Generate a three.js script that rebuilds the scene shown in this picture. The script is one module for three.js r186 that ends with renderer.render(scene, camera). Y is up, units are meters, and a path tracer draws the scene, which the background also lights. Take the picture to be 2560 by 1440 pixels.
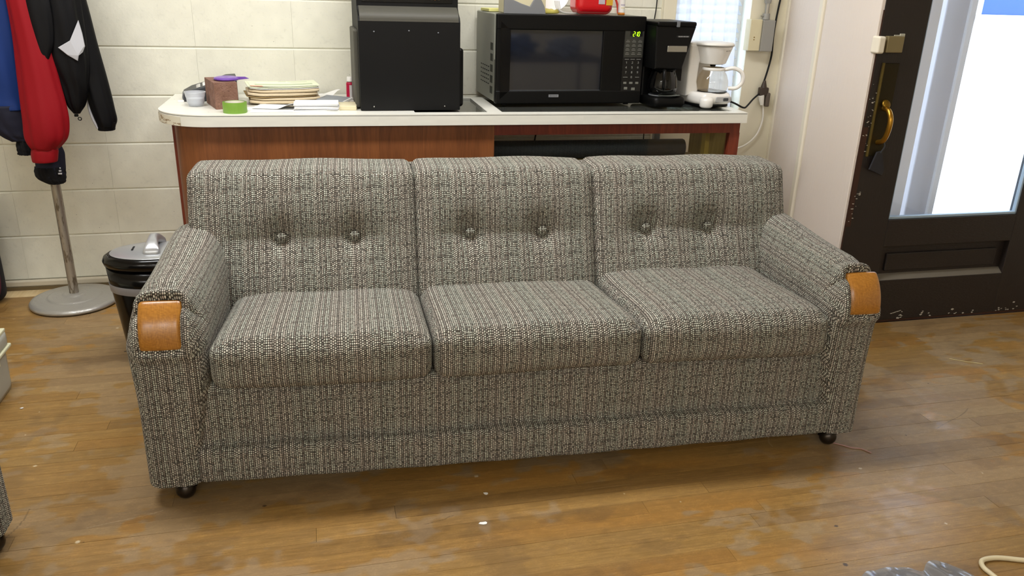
import * as THREE from 'three';
import { RoundedBoxGeometry } from 'three/addons/geometries/RoundedBoxGeometry.js';
import { mergeGeometries, mergeVertices } from 'three/addons/utils/BufferGeometryUtils.js';
import { RectAreaLightUniformsLib } from 'three/addons/lights/RectAreaLightUniformsLib.js';

// ------------------------------------------------------------------ camera, sky, lamps, exposure
const scene = new THREE.Scene();
const camera = new THREE.PerspectiveCamera(39.30, 16 / 9, 0.05, 60);
camera.position.set(1.2819, 1.3533, 3.8245);
camera.rotation.set(-0.361, -0.2471, 0.0306, 'YXZ');
const renderer = new THREE.WebGLRenderer({ antialias: true });
renderer.toneMapping = THREE.LinearToneMapping;
renderer.toneMappingExposure = 2.15;
renderer.shadowMap.enabled = true;
scene.background = new THREE.Color().setRGB(1.7, 2.05, 2.5);          // overcast winter daylight outside
RectAreaLightUniformsLib.init();
const LAMP = { color: new THREE.Color().setRGB(1.0, 1.035, 1.11), intensity: 13.0 };
const LAMP_SPOTS = [[0.45, 1.38], [1.95, 1.38], [-1.6, 5.9], [0.2, 5.9], [2.0, 5.9]];   // ceiling fixtures, x and z

// ------------------------------------------------------------------ helpers
let seed = 7;
const rnd = () => { seed = (seed * 1664525 + 1013904223) >>> 0; return seed / 4294967296; };
const rr = (a, b) => a + (b - a) * rnd();
const clamp = (x, a, b) => Math.min(b, Math.max(a, x));
const lerp = (a, b, t) => a + (b - a) * t;
const sstep = (a, b, x) => { const t = clamp((x - a) / (b - a), 0, 1); return t * t * (3 - 2 * t); };
const used = new Map();
function numbered(name) { const n = used.get(name) || 0; used.set(name, n + 1); return n ? name + '_' + String(n).padStart(3, '0') : name; }
function thing(name, label, category, pos = [0, 0, 0], turn = 0, group) {
  const o = new THREE.Group(); o.name = numbered(name); o.position.set(...pos); o.rotation.y = turn; scene.add(o);
  o.userData = { label, category }; if (group) o.userData.group = group; return o;
}
function solid(name, label, category, geo, mat, pos = [0, 0, 0], turn = 0, group) {
  const o = new THREE.Mesh(geo, mat); o.name = numbered(name); o.position.set(...pos); o.rotation.y = turn; scene.add(o);
  o.userData = { label, category }; if (group) o.userData.group = group; return o;
}
function structure(name, label, category) {
  const o = new THREE.Group(); o.name = name; scene.add(o); o.userData = { label, category, kind: 'structure' }; return o;
}
function part(parent, name, geo, mat, label) {
  const o = new THREE.Mesh(geo, mat); o.name = name; parent.add(o); if (label) o.userData.label = label; return o;
}
const T = (g, x = 0, y = 0, z = 0) => g.translate(x, y, z);
function box(x0, x1, y0, y1, z0, z1) { return new THREE.BoxGeometry(x1 - x0, y1 - y0, z1 - z0).translate((x0 + x1) / 2, (y0 + y1) / 2, (z0 + z1) / 2); }
function rbox(x0, x1, y0, y1, z0, z1, r = 0.005, s = 3) { return new RoundedBoxGeometry(x1 - x0, y1 - y0, z1 - z0, s, r).translate((x0 + x1) / 2, (y0 + y1) / 2, (z0 + z1) / 2); }
function cyl(r0, r1, h, n = 32) { return new THREE.CylinderGeometry(r1, r0, h, n).translate(0, h / 2, 0); }
function lathe(pts, n = 40) { return new THREE.LatheGeometry(pts.map(([r, y]) => new THREE.Vector2(r, y)), n); }
function tube(pts, r, n = 60, m = 8) { return new THREE.TubeGeometry(new THREE.CatmullRomCurve3(pts.map((p) => new THREE.Vector3(...p))), n, r, m, false); }
function merge(list) { return mergeGeometries(list.map((g) => { const k = g.index ? g.toNonIndexed() : g; for (const a of Object.keys(k.attributes)) if (!['position', 'normal', 'uv'].includes(a)) k.deleteAttribute(a); return k; })); }
function poly(pts, depth, bevel = 0) {                                   // outline in x and y, pushed along z
  const s = new THREE.Shape(pts.map(([x, y]) => new THREE.Vector2(x, y)));
  return new THREE.ExtrudeGeometry(s, { depth, bevelEnabled: bevel > 0, bevelSize: bevel, bevelThickness: bevel, bevelSegments: 3, curveSegments: 16 });
}
function boxUV(g, sx = 1, sy = sx) {                                       // uv in metres by the main axis of each triangle
  const k = g.index ? g.toNonIndexed() : g, p = k.attributes.position, n = k.attributes.normal, uv = new Float32Array(p.count * 2);
  for (let i = 0; i < p.count; i += 3) {
    let ax = 0, ay = 0, az = 0;
    for (let j = i; j < i + 3; j++) { ax += n.getX(j); ay += n.getY(j); az += n.getZ(j); }
    ax = Math.abs(ax); ay = Math.abs(ay); az = Math.abs(az);
    for (let j = i; j < i + 3; j++) {
      const x = p.getX(j), y = p.getY(j), z = p.getZ(j);
      const [u, v] = az >= ax && az >= ay ? [x, y] : ay >= ax ? [x, -z] : [z, y];
      uv[2 * j] = u * sx; uv[2 * j + 1] = v * sy;
    }
  }
  k.setAttribute('uv', new THREE.BufferAttribute(uv, 2)); return k;
}
function soft(x0, x1, y0, y1, z0, z1, r, warp, cell = 0.015) {             // padded block: fine grid, rounded edges, then a warp of its points
  const w = x1 - x0, h = y1 - y0, d = z1 - z0, sg = (l) => Math.max(3, Math.round(l / cell));
  let g = new THREE.BoxGeometry(w, h, d, sg(w), sg(h), sg(d)); g.deleteAttribute('uv'); g.deleteAttribute('normal'); g = mergeVertices(g, 1e-5);
  const p = g.attributes.position, v = new THREE.Vector3(), q = new THREE.Vector3();
  for (let i = 0; i < p.count; i++) {
    v.fromBufferAttribute(p, i);
    q.set(clamp(v.x, r - w / 2, w / 2 - r), clamp(v.y, r - h / 2, h / 2 - r), clamp(v.z, r - d / 2, d / 2 - r));
    v.sub(q).normalize().multiplyScalar(r).add(q);
    v.x += (x0 + x1) / 2; v.y += (y0 + y1) / 2; v.z += (z0 + z1) / 2;
    if (warp) warp(v);
    p.setXYZ(i, v.x, v.y, v.z);
  }
  g.computeVertexNormals(); return g;
}
function hashN(x, y, s) { let h = Math.imul(x, 374761393) + Math.imul(y, 668265263) + Math.imul(s, 1442695041); h = Math.imul(h ^ (h >>> 13), 1274126177); return ((h ^ (h >>> 16)) >>> 0) / 4294967296; }
function vn(x, y, px, py, s) {                                             // value noise that repeats after px, py cells
  const xi = Math.floor(x), yi = Math.floor(y), fx = x - xi, fy = y - yi, u = fx * fx * (3 - 2 * fx), w = fy * fy * (3 - 2 * fy);
  const a = ((xi % px) + px) % px, b = (a + 1) % px, c = ((yi % py) + py) % py, d = (c + 1) % py;
  return lerp(lerp(hashN(a, c, s), hashN(b, c, s), u), lerp(hashN(a, d, s), hashN(b, d, s), u), w);
}
function texture(w, h, f, srgb = true) {                                   // f(x, y) in pixels -> [r, g, b] 0..255
  const d = new Uint8Array(w * h * 4);
  for (let y = 0; y < h; y++) for (let x = 0; x < w; x++) { const c = f(x, y), o = (y * w + x) * 4; d[o] = clamp(c[0], 0, 255); d[o + 1] = clamp(c[1], 0, 255); d[o + 2] = clamp(c[2], 0, 255); d[o + 3] = 255; }
  const t = new THREE.DataTexture(d, w, h); t.wrapS = t.wrapT = THREE.RepeatWrapping; t.magFilter = THREE.LinearFilter; t.minFilter = THREE.LinearMipmapLinearFilter; t.generateMipmaps = true;
  if (srgb) t.colorSpace = THREE.SRGBColorSpace; t.needsUpdate = true; return t;
}
function canvasTex(w, h, draw) {
  const c = document.createElement('canvas'); c.width = w; c.height = h; draw(c.getContext('2d'), w, h);
  const t = new THREE.CanvasTexture(c); t.colorSpace = THREE.SRGBColorSpace; return t;
}
const mat = (hex, roughness = 0.6, o = {}) => new THREE.MeshPhysicalMaterial({ color: hex, roughness, ...o });
const mix3 = (a, b, t) => [lerp(a[0], b[0], t), lerp(a[1], b[1], t), lerp(a[2], b[2], t)];

// ------------------------------------------------------------------ textures and materials
const CELL = 0.0054, NC = 40, PX = 25.6;                                   // woven tweed: 40 x 40 threads, 1024 pixels
const fabH = new Float32Array(1024 * 1024);
const yarn = [1, 0.98, 0.86, 1, 0.96, 1, 0.80, 0.97, 1, 0.83];                  // bright and dark warp columns
const fabMap = texture(1024, 1024, (x, y) => {
  const cx = Math.floor(x / PX), off = 0.5 * (cx % 2) * (hashN(cx, 5, 8) > 0.35 ? 1 : 0), yy = y / PX + off, cy = Math.floor(yy) % NC, fx = x / PX - cx - 0.5, fy = yy - Math.floor(yy) - 0.5, w = yarn[cx % 10];
  const k = hashN(cx, cy, 3), k2 = hashN(cx, cy, 9), kc = hashN(cx, 77, 4), row = 0.96 + 0.03 * Math.sin(cy * 0.6283) + 0.03 * (cy % 2), jx = (k - 0.5) * 0.16, jy = (k2 - 0.5) * 0.16;
  const d = Math.hypot((fx - jx) / (w > 0.9 ? 0.50 : 0.45), (fy - jy) / 0.45), bead = 1 - sstep(0.5, 1.06, d);
  let c = kc < 0.5 ? [234, 230, 214] : kc < 0.8 ? [220, 222, 206] : [222, 212, 198];
  c = k < 0.05 || (cy % 7 === 3 && k2 > 0.75) ? c.map((v) => v * 0.62) : k < 0.22 ? mix3(c, [176, 158, 144], 0.6) : c;
  c = c.map((v) => v * w * row * (0.92 + 0.14 * k2));
  const n = vn(x / 4, y / 4, 256, 256, 5), ground = mix3([44, 41, 36], [96, 91, 82], vn(x / 9, y / 30, 114, 35, 6) * 0.8 + 0.2 * n).map((v) => v * (w > 0.9 ? 1 : 0.88));
  fabH[y * 1024 + x] = bead * (0.4 + 0.6 * w) * (0.8 + 0.2 * n);
  return mix3(ground, c, bead).map((v) => v * (0.9 + 0.18 * n));
});
const fabBump = texture(1024, 1024, (x, y) => { const v = fabH[y * 1024 + x] * 255; return [v, v, v]; }, false);
const FAB = 1 / (CELL * NC);
const M = {};
M.fabric = mat(0xffffff, 0.95, { map: fabMap, bumpMap: fabBump, bumpScale: 0.0012, sheen: 0.25, sheenRoughness: 0.6, sheenColor: new THREE.Color(0.5, 0.5, 0.46), specularIntensity: 0.25 });

const FW = 5.5, FD = 2.8;                                                  // floor texture size in metres
const specks = []; for (let i = 0; i < 130; i++) specks.push([rnd() * 1536, rnd() * 1536, rr(0.6, 2.6), rnd()]);
const scratches = []; for (let i = 0; i < 46; i++) { const a = rr(0, 6.28), l = rr(12, 90); scratches.push([rnd() * 1536, rnd() * 1536, Math.cos(a) * l, Math.sin(a) * l * 1.9, rnd()]); }
const floorData = new Float32Array(1536 * 1536);
for (const [x, y, r, k] of specks) for (let j = -4; j <= 4; j++) for (let i = -3; i <= 3; i++) if (Math.hypot(i * 1.4, j * 0.8) < r) floorData[((Math.floor(y) + j + 1536) % 1536) * 1536 + (Math.floor(x) + i + 1536) % 1536] = k < 0.55 ? 0.8 : -0.7;
for (const [x, y, dx, dy, k] of scratches) for (let t = 0; t < 1; t += 0.006) { const X = Math.floor(x + dx * t + 4 * Math.sin(t * 5)), Y = Math.floor(y + dy * t); floorData[((Y % 1536) + 1536) % 1536 * 1536 + ((X % 1536) + 1536) % 1536] = k < 0.6 ? 0.33 : -0.3; }
const floorMap = texture(1536, 1536, (x, y) => {
  const X = x / 1536 * FW, Z = y / 1536 * FD;
  const grain = vn(X * 9, Z * 330, 49, 924, 1), fine = vn(X * 40, Z * 640, 220, 1792, 2), streak = vn(X * 2.2, Z * 90, 12, 252, 3);
  const wear = vn(X * 3.4, Z * 5, 19, 14, 4) * 0.5 + vn(X * 11, Z * 17, 60, 48, 5) * 0.3 + vn(X * 34, Z * 52, 187, 146, 12) * 0.2, pat = sstep(0.49, 0.57, wear);
  const amber = sstep(0.5, 0.75, vn(X * 2.1, Z * 9, 12, 25, 7)), stain = sstep(0.62, 0.78, vn(X * 7, Z * 12, 38, 34, 8) * 0.7 + vn(X * 26, Z * 44, 143, 123, 9) * 0.3);
  let c = mix3([150, 115, 64], [188, 150, 90], grain * 0.45 + fine * 0.4 + streak * 0.2);
  c = mix3(c, [196, 142, 68], amber * 0.4 * (1 - pat));
  c = mix3(c, [172, 147, 113], pat * 0.7);
  c = mix3(c, [112, 88, 60], stain * 0.24);
  const gr = 0.93 + 0.14 * hashN(x, y, 17) * vn(X * 60, Z * 120, 330, 336, 18); c = c.map((v) => v * gr);
  const sp = floorData[y * 1536 + x];
  if (sp > 0) c = mix3(c, [232, 220, 196], sp); else if (sp < 0) c = mix3(c, [52, 38, 26], -sp);
  return c;
});
const floorRough = texture(1024, 1024, (x, y) => {
  const X = x / 1024 * FW, Z = y / 1024 * FD, wear = vn(X * 3.4, Z * 5, 19, 14, 4) * 0.5 + vn(X * 11, Z * 17, 60, 48, 5) * 0.3 + vn(X * 34, Z * 52, 187, 146, 12) * 0.2;
  const v = 255 * (0.30 + 0.18 * sstep(0.45, 0.62, wear) + 0.1 * vn(X * 30, Z * 60, 165, 168, 15)); return [v, v, v];
}, false);
const plankTone = [[1, 1, 1], [0.93, 0.91, 0.88], [1.05, 1.03, 0.98], [0.90, 0.87, 0.83], [1.0, 0.96, 0.89], [0.96, 0.97, 0.97], [0.86, 0.83, 0.79], [1.06, 1.06, 1.02]];
M.planks = plankTone.map((t) => { const m = mat(0xffffff, 1, { map: floorMap, roughnessMap: floorRough, specularIntensity: 0.85 }); m.color.setRGB(0.80 * t[0], 0.79 * t[1], 0.77 * t[2]); return m; });
M.subfloor = mat(0x2b1d12, 0.9);

const blockBump = texture(512, 512, (x, y) => { const v = 255 * (0.6 * vn(x / 9, y / 9, 57, 57, 21) + 0.4 * vn(x / 3, y / 3, 171, 171, 22)); return [v, v, v]; }, false);
const blockMap = texture(1024, 1024, (x, y) => {
  const a = vn(x / 60, y / 60, 17, 17, 31), b = vn(x / 14, y / 14, 73, 73, 32), s = vn(x / 22, y / 6, 47, 171, 33), mark = hashN(Math.floor(x / 5), Math.floor(y / 4), 34) > 0.99995 ? 0.72 : 1;
  const g = 0.965 + 0.035 * a - 0.03 * sstep(0.72, 0.9, b) * s; return [238 * g * mark, 236 * g * mark, 219 * g * mark];
});
M.block = mat(0xffffff, 0.5, { map: blockMap, bumpMap: blockBump, bumpScale: 0.0004 });
M.mortar = mat(0xeceadb, 0.7);
M.cream = mat(0xe6dfc8, 0.5);
M.plaster = mat(0xe9e5d6, 0.8);
M.sidePaint = mat(0xf0e4d8, 0.55, { bumpMap: blockBump, bumpScale: 0.0008 });
M.sideTrim = mat(0xf4ecd9, 0.45);
M.ceiling = mat(0xf1efe6, 0.9);
M.trimDirty = mat(0xcfc6b0, 0.6);
M.darkBase = mat(0x6a5a3c, 0.7);

function veneer(dark, light, s, w = 512, h = 1024) {
  return texture(w, h, (x, y) => {
    const wv = vn(x / 40, y / 300, Math.ceil(w / 40), Math.ceil(h / 300), s) * 7, g = vn(x / 5 + wv, y / 160, Math.ceil(w / 5), Math.ceil(h / 160), s + 1), f = vn(x / 1.6, y / 36, Math.ceil(w / 1.6), Math.ceil(h / 36), s + 2), b = vn(x / 70, y / 400, Math.ceil(w / 70), Math.ceil(h / 400), s + 3);
    return mix3(dark, light, clamp(g * 0.45 + f * 0.25 + b * 0.4, 0, 1));
  });
}
const counterWood = veneer([102, 57, 27], [150, 91, 48], 41); M.counterWood = mat(0xffffff, 0.42, { map: counterWood });
const railWood = veneer([92, 34, 20], [132, 58, 34], 45); M.railWood = mat(0xffffff, 0.42, { map: railWood });
M.plywood = mat(0xffffff, 0.7, { map: veneer([128, 108, 52], [176, 152, 84], 49) });
const oak = texture(512, 512, (x, y) => {
  const w = vn(x / 90, y / 90, 6, 6, 51) * 26, ring = 0.5 + 0.5 * Math.sin((y * 0.22 + x * 0.07 + w) * 1.05), f = vn(x / 2.2, y / 30, 233, 18, 52), p = vn(x / 14, y / 2, 37, 256, 53);
  return mix3([140, 86, 22], [198, 138, 54], clamp(ring * 0.14 + f * 0.46 + p * 0.4, 0, 1));
});
M.oak = mat(0xffffff, 0.3, { map: oak, clearcoat: 0.5, clearcoatRoughness: 0.22 });
M.laminate = mat(0xf4f2ea, 0.32, { map: texture(512, 512, (x, y) => { const m = vn(x / 30, y / 8, 18, 64, 61), d = hashN(Math.floor(x / 3), Math.floor(y / 2), 62) > 0.9992 ? 0.5 : 1; const g = (0.97 + 0.03 * m) * d; return [250 * g, 250 * g, 246 * g]; }) });
M.lamTorn = mat(0xece8dc, 0.7, { map: texture(256, 128, (x, y) => mix3([244, 242, 232], [176, 158, 134], sstep(0.60, 0.72, vn(x / 26, y / 30, 10, 5, 63) * 0.7 + vn(x / 7, y / 7, 37, 19, 64) * 0.3))) });
M.seam = mat(0x3a3a30, 0.8);
M.black = mat(0x050505, 0.42, { specularIntensity: 0.45 }); M.blackGloss = mat(0x050506, 0.16, { specularIntensity: 0.7 });
M.blackSatin = mat(0x060606, 0.5, { specularIntensity: 0.45, bumpMap: blockBump, bumpScale: 0.0004 });
M.blackMatte = mat(0x0c0c0d, 0.8);
M.ovenBlack = mat(0x0a0a0a, 0.6, { specularIntensity: 0.5 });
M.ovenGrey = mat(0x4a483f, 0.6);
M.mwGrey = mat(0x8b8c80, 0.45);
M.mwGlass = mat(0x1c1e24, 0.06, { clearcoat: 1, clearcoatRoughness: 0.05 });
M.steel = mat(0xb4b2aa, 0.32, { metalness: 0.9 });
M.castIron = mat(0xb2b0aa, 0.32, { metalness: 0.5, bumpMap: blockBump, bumpScale: 0.0008 });
M.pole = mat(0xffffff, 0.38, { metalness: 0.7, map: texture(256, 1024, (x, y) => mix3([178, 172, 160], [122, 113, 98], sstep(0.5, 0.75, vn(x / 20, y / 34, 13, 31, 71) * 0.6 + vn(x / 5, y / 7, 52, 147, 72) * 0.4))) });
M.silver = mat(0xb9bbbd, 0.28, { metalness: 0.55 });
M.silverBand = mat(0x9a9aa0, 0.4, { metalness: 0.3 });
M.white = mat(0xece9e2, 0.4); M.whiteGloss = mat(0xefece6, 0.22, { clearcoat: 0.4 });
M.paper = mat(0xf3f2ee, 0.85); M.paperGreen = mat(0xdfe4c4, 0.8); M.paperTan = mat(0xd2c0a0, 0.9); M.paperDark = mat(0x9c8458, 0.9);
M.greyDark = mat(0x34373b, 0.5); M.greyMid = mat(0x6b6e72, 0.5);
M.glass = new THREE.MeshPhysicalMaterial({ color: 0xffffff, roughness: 0.02, transmission: 1, thickness: 0, ior: 1.5 });
M.potGlass = new THREE.MeshPhysicalMaterial({ color: 0xf1ece2, roughness: 0.02, transmission: 1, thickness: 0, ior: 1.5 });
M.smoke = new THREE.MeshPhysicalMaterial({ color: 0x0c0c0d, roughness: 0.04, transmission: 0.5, thickness: 0, ior: 1.5 });
M.clearPlastic = new THREE.MeshPhysicalMaterial({ color: 0xf4f6fa, roughness: 0.34, transmission: 0.72, thickness: 0, ior: 1.45 });
M.film = new THREE.MeshPhysicalMaterial({ color: 0xc6cad0, roughness: 0.12, transmission: 0.74, thickness: 0, ior: 1.45, side: THREE.DoubleSide });
M.brass = mat(0x8a6a22, 0.38, { metalness: 0.85 }); M.brassBright = mat(0xb98a32, 0.28, { metalness: 0.9 });
M.doorPaint = mat(0x221a17, 0.5, { bumpMap: blockBump, bumpScale: 0.0006 });
M.doorLedge = mat(0x6f685c, 0.9); M.doorEdge = mat(0x3d2113, 0.7); M.chip = mat(0xb4ada0, 0.8);
M.casterMetal = mat(0x3a332c, 0.3, { metalness: 0.8 });
M.red = mat(0x8e0916, 0.62, { specularIntensity: 0.5, sheen: 0.1, sheenRoughness: 0.5, sheenColor: new THREE.Color(0.5, 0.1, 0.1) });
M.blue = mat(0x183472, 0.6, { specularIntensity: 0.5 }); M.navy = mat(0x0c0f26, 0.8); M.blackNylon = mat(0x050508, 0.6, { specularIntensity: 0.45 }); M.silverCloth = mat(0xbfc0c6, 0.42);
M.fur = mat(0x08080c, 1); M.redPlastic = mat(0xc30a18, 0.25, { clearcoat: 0.4 }); M.orange = mat(0xc97a1c, 0.5); M.redCord = mat(0xc63a2c, 0.5);
M.beige = mat(0xd9cfac, 0.5); M.boxCream = mat(0xcfc6a4, 0.7); M.boxGrey = mat(0x9c9b95, 0.45, { metalness: 0.3 });
M.brownPlug = mat(0x3c2f24, 0.5); M.whiteCord = mat(0xf0ece2, 0.5);
M.brick = mat(0xffffff, 0.95, { map: texture(512, 512, (x, y) => mix3(mix3([122, 88, 72], [142, 108, 94], vn(x / 40, y / 40, 13, 13, 81)), [84, 56, 46], 0.5 * sstep(0.8, 0.9, vn(x / 4, y / 4, 128, 128, 82)))), bumpMap: blockBump, bumpScale: 0.002 });
M.purple = mat(0x7d4fb8, 0.4, { transmission: 0.25, thickness: 0 }); M.green = mat(0x7aa43a, 0.45); M.tapeCore = mat(0xd9d5c4, 0.8);
M.magenta = mat(0xb6123f, 0.35); M.cableCream = mat(0xd9cba6, 0.5); M.maroon = mat(0x4a1524, 0.8); M.bagBlack = mat(0x121014, 0.85);
M.binGrey = mat(0xb3b2a6, 0.5); M.binLid = mat(0xd9d8b8, 0.45); M.rollNavy = mat(0x2a3238, 0.75);
M.lampGlow = new THREE.MeshStandardMaterial({ color: 0xffffff, emissive: 0xfff2d6, emissiveIntensity: 3 });
M.snow = mat(0xeef2f6, 0.9); M.extWhite = mat(0xf2f5fa, 0.7); M.extGrey = mat(0xd3d7e2, 0.7); M.extBlue = mat(0x1b4a90, 0.4);

// ------------------------------------------------------------------ the room
const floor = structure('floor', 'worn tan strip wood floor under the tweed sofa', 'floor');
part(floor, 'subfloor', box(-2.6, 5.3, -0.2, -0.014, -0.2, 6.7), M.subfloor);
{
  const W = 0.0572, rest = [];
  const plank = (x0, x1, z0, lift) => {
    const g = box(x0 + 0.0004, x1 - 0.0004, -0.014, lift, z0 + 0.0003, z0 + W - 0.0003), p = g.attributes.position, uv = g.attributes.uv;
    for (let i = 0; i < p.count; i++) uv.setXY(i, (p.getX(i) + 0.6) / FW, p.getZ(i) / FD);
    return g;
  };
  for (let r = 0; r * W < 6.6; r++) {
    const z0 = r * W, xmax = z0 < 1.0 ? 3.60 - 0.2 * z0 : 5.25;
    for (let x = -2.55 - rnd() * 1.2; x < xmax;) {
      const l = rr(0.95, 2.2), a = Math.max(x, -2.55), b = Math.min(x + l, xmax), g = b - a > 0.05 ? plank(a, b, z0, -0.0006 * rnd()) : null, tone = Math.floor(rnd() * plankTone.length);
      x += l; if (!g) continue;
      if (z0 > 2.78) rest.push(g); else if (r > 1) part(floor, 'plank', g, M.planks[tone]);
    }
  }
  part(floor, 'border_board', boxUV(box(-2.55, 3.6, -0.014, 0.0015, 0.002, 2 * W - 0.001), 1.5), mat(0xffffff, 0.6, { map: veneer([196, 168, 120], [222, 200, 156], 57) }), 'bare pale pine board along the wall');
  part(floor, 'plank_field', merge(rest), M.planks[0]).userData.kind = 'stuff';
}
const BW = 0.4064, BH = 0.2032, Y0 = 0.04;
const wallBack = structure('wall_back', 'cream painted concrete block wall behind the counter', 'wall');
part(wallBack, 'core', merge([box(-2.6, 3.0, -0.2, 2.75, -0.2, -0.004), box(3.0, 3.42, -0.2, 0.78, -0.2, -0.004), box(3.0, 3.42, 1.95, 2.75, -0.2, -0.004), box(3.42, 3.70, -0.2, 2.75, -0.2, -0.004)]), M.mortar);
{
  const blockGeo = (w, h) => {
    const b = 0.0055, c = 0.0003, d = 0.0026, x = w / 2, y = h / 2, P = [], q = (a, h2, e, f) => P.push(...a, ...h2, ...e, ...a, ...e, ...f);
    const o = [[-x, -y, -0.006], [x, -y, -0.006], [x, y, -0.006], [-x, y, -0.006]], m = o.map(([u, v]) => [u, v, -0.0022]), i = [[-x + c, -y + b, d], [x - c, -y + b, d], [x - c, y - b, d], [-x + c, y - b, d]];
    q(...i); for (let k = 0; k < 4; k++) { const n = (k + 1) % 4; q(m[k], m[n], i[n], i[k]); q(o[k], o[n], m[n], m[k]); }
    const g = new THREE.BufferGeometry(); g.setAttribute('position', new THREE.Float32BufferAttribute(P, 3)); g.computeVertexNormals();
    const uv = []; for (let k = 0; k < P.length; k += 3) uv.push(P[k] * 1.6, P[k + 1] * 1.6); g.setAttribute('uv', new THREE.Float32BufferAttribute(uv, 2)); return g;
  };
  const full = [0, 1, 2, 3].map((k) => { const g = blockGeo(BW, BH - 0.0008), uv = g.attributes.uv; for (let i = 0; i < uv.count; i++) uv.setXY(i, uv.getX(i) + k * 0.37, uv.getY(i) + k * 0.61); return g; });
  const cut = blockGeo(2.945 - 7 * BW, BH - 0.0008);
  for (let r = 0; r < 13; r++) for (let n = -6; n <= 7; n++) {
    const last = n === 7, o = part(wallBack, 'block', last ? cut : full[Math.floor(rnd() * 4)], M.block);
    o.position.set(last ? (7 * BW + 2.945) / 2 : (n + 0.5) * BW, Y0 + (r + 0.5) * BH, 0.0006 * rnd());
  }
  part(wallBack, 'smooth_panel', merge([box(2.945, 3.0, 0, 2.75, -0.004, 0.006), box(3.0, 3.42, 0, 0.78, -0.004, 0.006), box(3.0, 3.42, 1.95, 2.75, -0.004, 0.006), box(3.42, 3.64, 0, 2.75, -0.004, 0.006)]), M.cream);
}
const baseB = structure('baseboard_back', 'narrow dirty cream quarter round along the block wall', 'baseboard');
part(baseB, 'moulding', rbox(-2.5, 3.6, 0.014, 0.044, 0.004, 0.026, 0.008), M.trimDirty);
part(baseB, 'strip', box(-2.5, 3.6, 0, 0.016, 0.004, 0.032), M.darkBase);

// angled side wall between the block wall and the door
const A0 = new THREE.Vector2(3.625, 0), A1 = new THREE.Vector2(3.398, 1.03);
const wallSide = structure('wall_side', 'pinkish beige boarded wall beside the dark door', 'wall');
{
  const dir = A1.clone().sub(A0), len = dir.length(), ang = Math.atan2(dir.x, dir.y);
  wallSide.position.set(A0.x, 0, A0.y); wallSide.rotation.y = ang;          // local +z runs along the wall, local -x faces the room
  part(wallSide, 'panel', box(0, 0.05, 0, 2.75, -0.1, len - 0.07), M.sidePaint);
  part(wallSide, 'corner_bead', rbox(-0.012, 0.01, 0, 2.74, 0.0, 0.045, 0.006), M.sideTrim);
  part(wallSide, 'batten', rbox(-0.022, 0.01, 0, 2.74, 0.46, 0.505, 0.008), M.sideTrim);
  part(wallSide, 'board', rbox(-0.010, 0.01, 0, 2.74, 0.06, 0.455, 0.004), M.sidePaint);
  part(wallSide, 'board', rbox(-0.010, 0.01, 0, 2.74, 0.51, len - 0.004, 0.004), M.sidePaint);
}
const wallDoor = structure('wall_door', 'beige wall around the dark entry door', 'wall');
part(wallDoor, 'lintel', box(3.398, 4.48, 2.08, 2.75, 0.93, 1.035), M.sidePaint);
part(wallDoor, 'pier', box(4.48, 5.3, 0, 2.75, 0.93, 1.035), M.sidePaint);
const wallRight = structure('wall_right', 'plain off-white wall out of view on the right', 'wall'); part(wallRight, 'slab', box(5.2, 5.35, -0.2, 2.75, 1.035, 6.7), M.plaster);
const wallLeft = structure('wall_left', 'plain off-white wall out of view on the left', 'wall'); part(wallLeft, 'slab', box(-2.65, -2.5, -0.2, 2.75, -0.2, 6.7), M.plaster);
const wallFront = structure('wall_front', 'plain off-white wall behind the camera', 'wall'); part(wallFront, 'slab', box(-2.65, 5.35, -0.2, 2.75, 6.5, 6.7), M.plaster);
const ceiling = structure('ceiling', 'plain white ceiling above the room', 'ceiling');
part(ceiling, 'slab', merge([box(-2.65, 3.72, 2.75, 2.9, -0.2, 6.7), box(3.72, 5.35, 2.75, 2.9, 0.93, 6.7)]), M.ceiling);

// window in the block wall
const win = structure('window_1', 'curtained window behind the coffee makers', 'window');
part(win, 'casing', merge([rbox(2.948, 3.012, 0.72, 2.02, 0, 0.03, 0.004), rbox(2.948, 3.46, 1.95, 2.02, 0, 0.03, 0.004)]), M.cream);
part(win, 'frame', merge([box(3.0, 3.03, 0.78, 1.95, -0.12, -0.08), box(3.39, 3.42, 0.78, 1.95, -0.12, -0.08), box(3.0, 3.42, 0.78, 0.82, -0.12, -0.08), box(3.0, 3.42, 1.91, 1.95, -0.12, -0.08)]), M.white);
part(win, 'pane', box(3.03, 3.39, 0.82, 1.91, -0.102, -0.098), M.glass);
const slatM = mat(0xdfe6ee, 0.5, { transmission: 0.35, thickness: 0 });
for (let k = 0; k < 26; k++) { const s = part(win, 'blind_slat', new THREE.BoxGeometry(0.36, 0.0015, 0.04), slatM); s.position.set(3.21, 0.83 + k * 0.042, -0.05); s.rotation.x = 0.62; }
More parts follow.
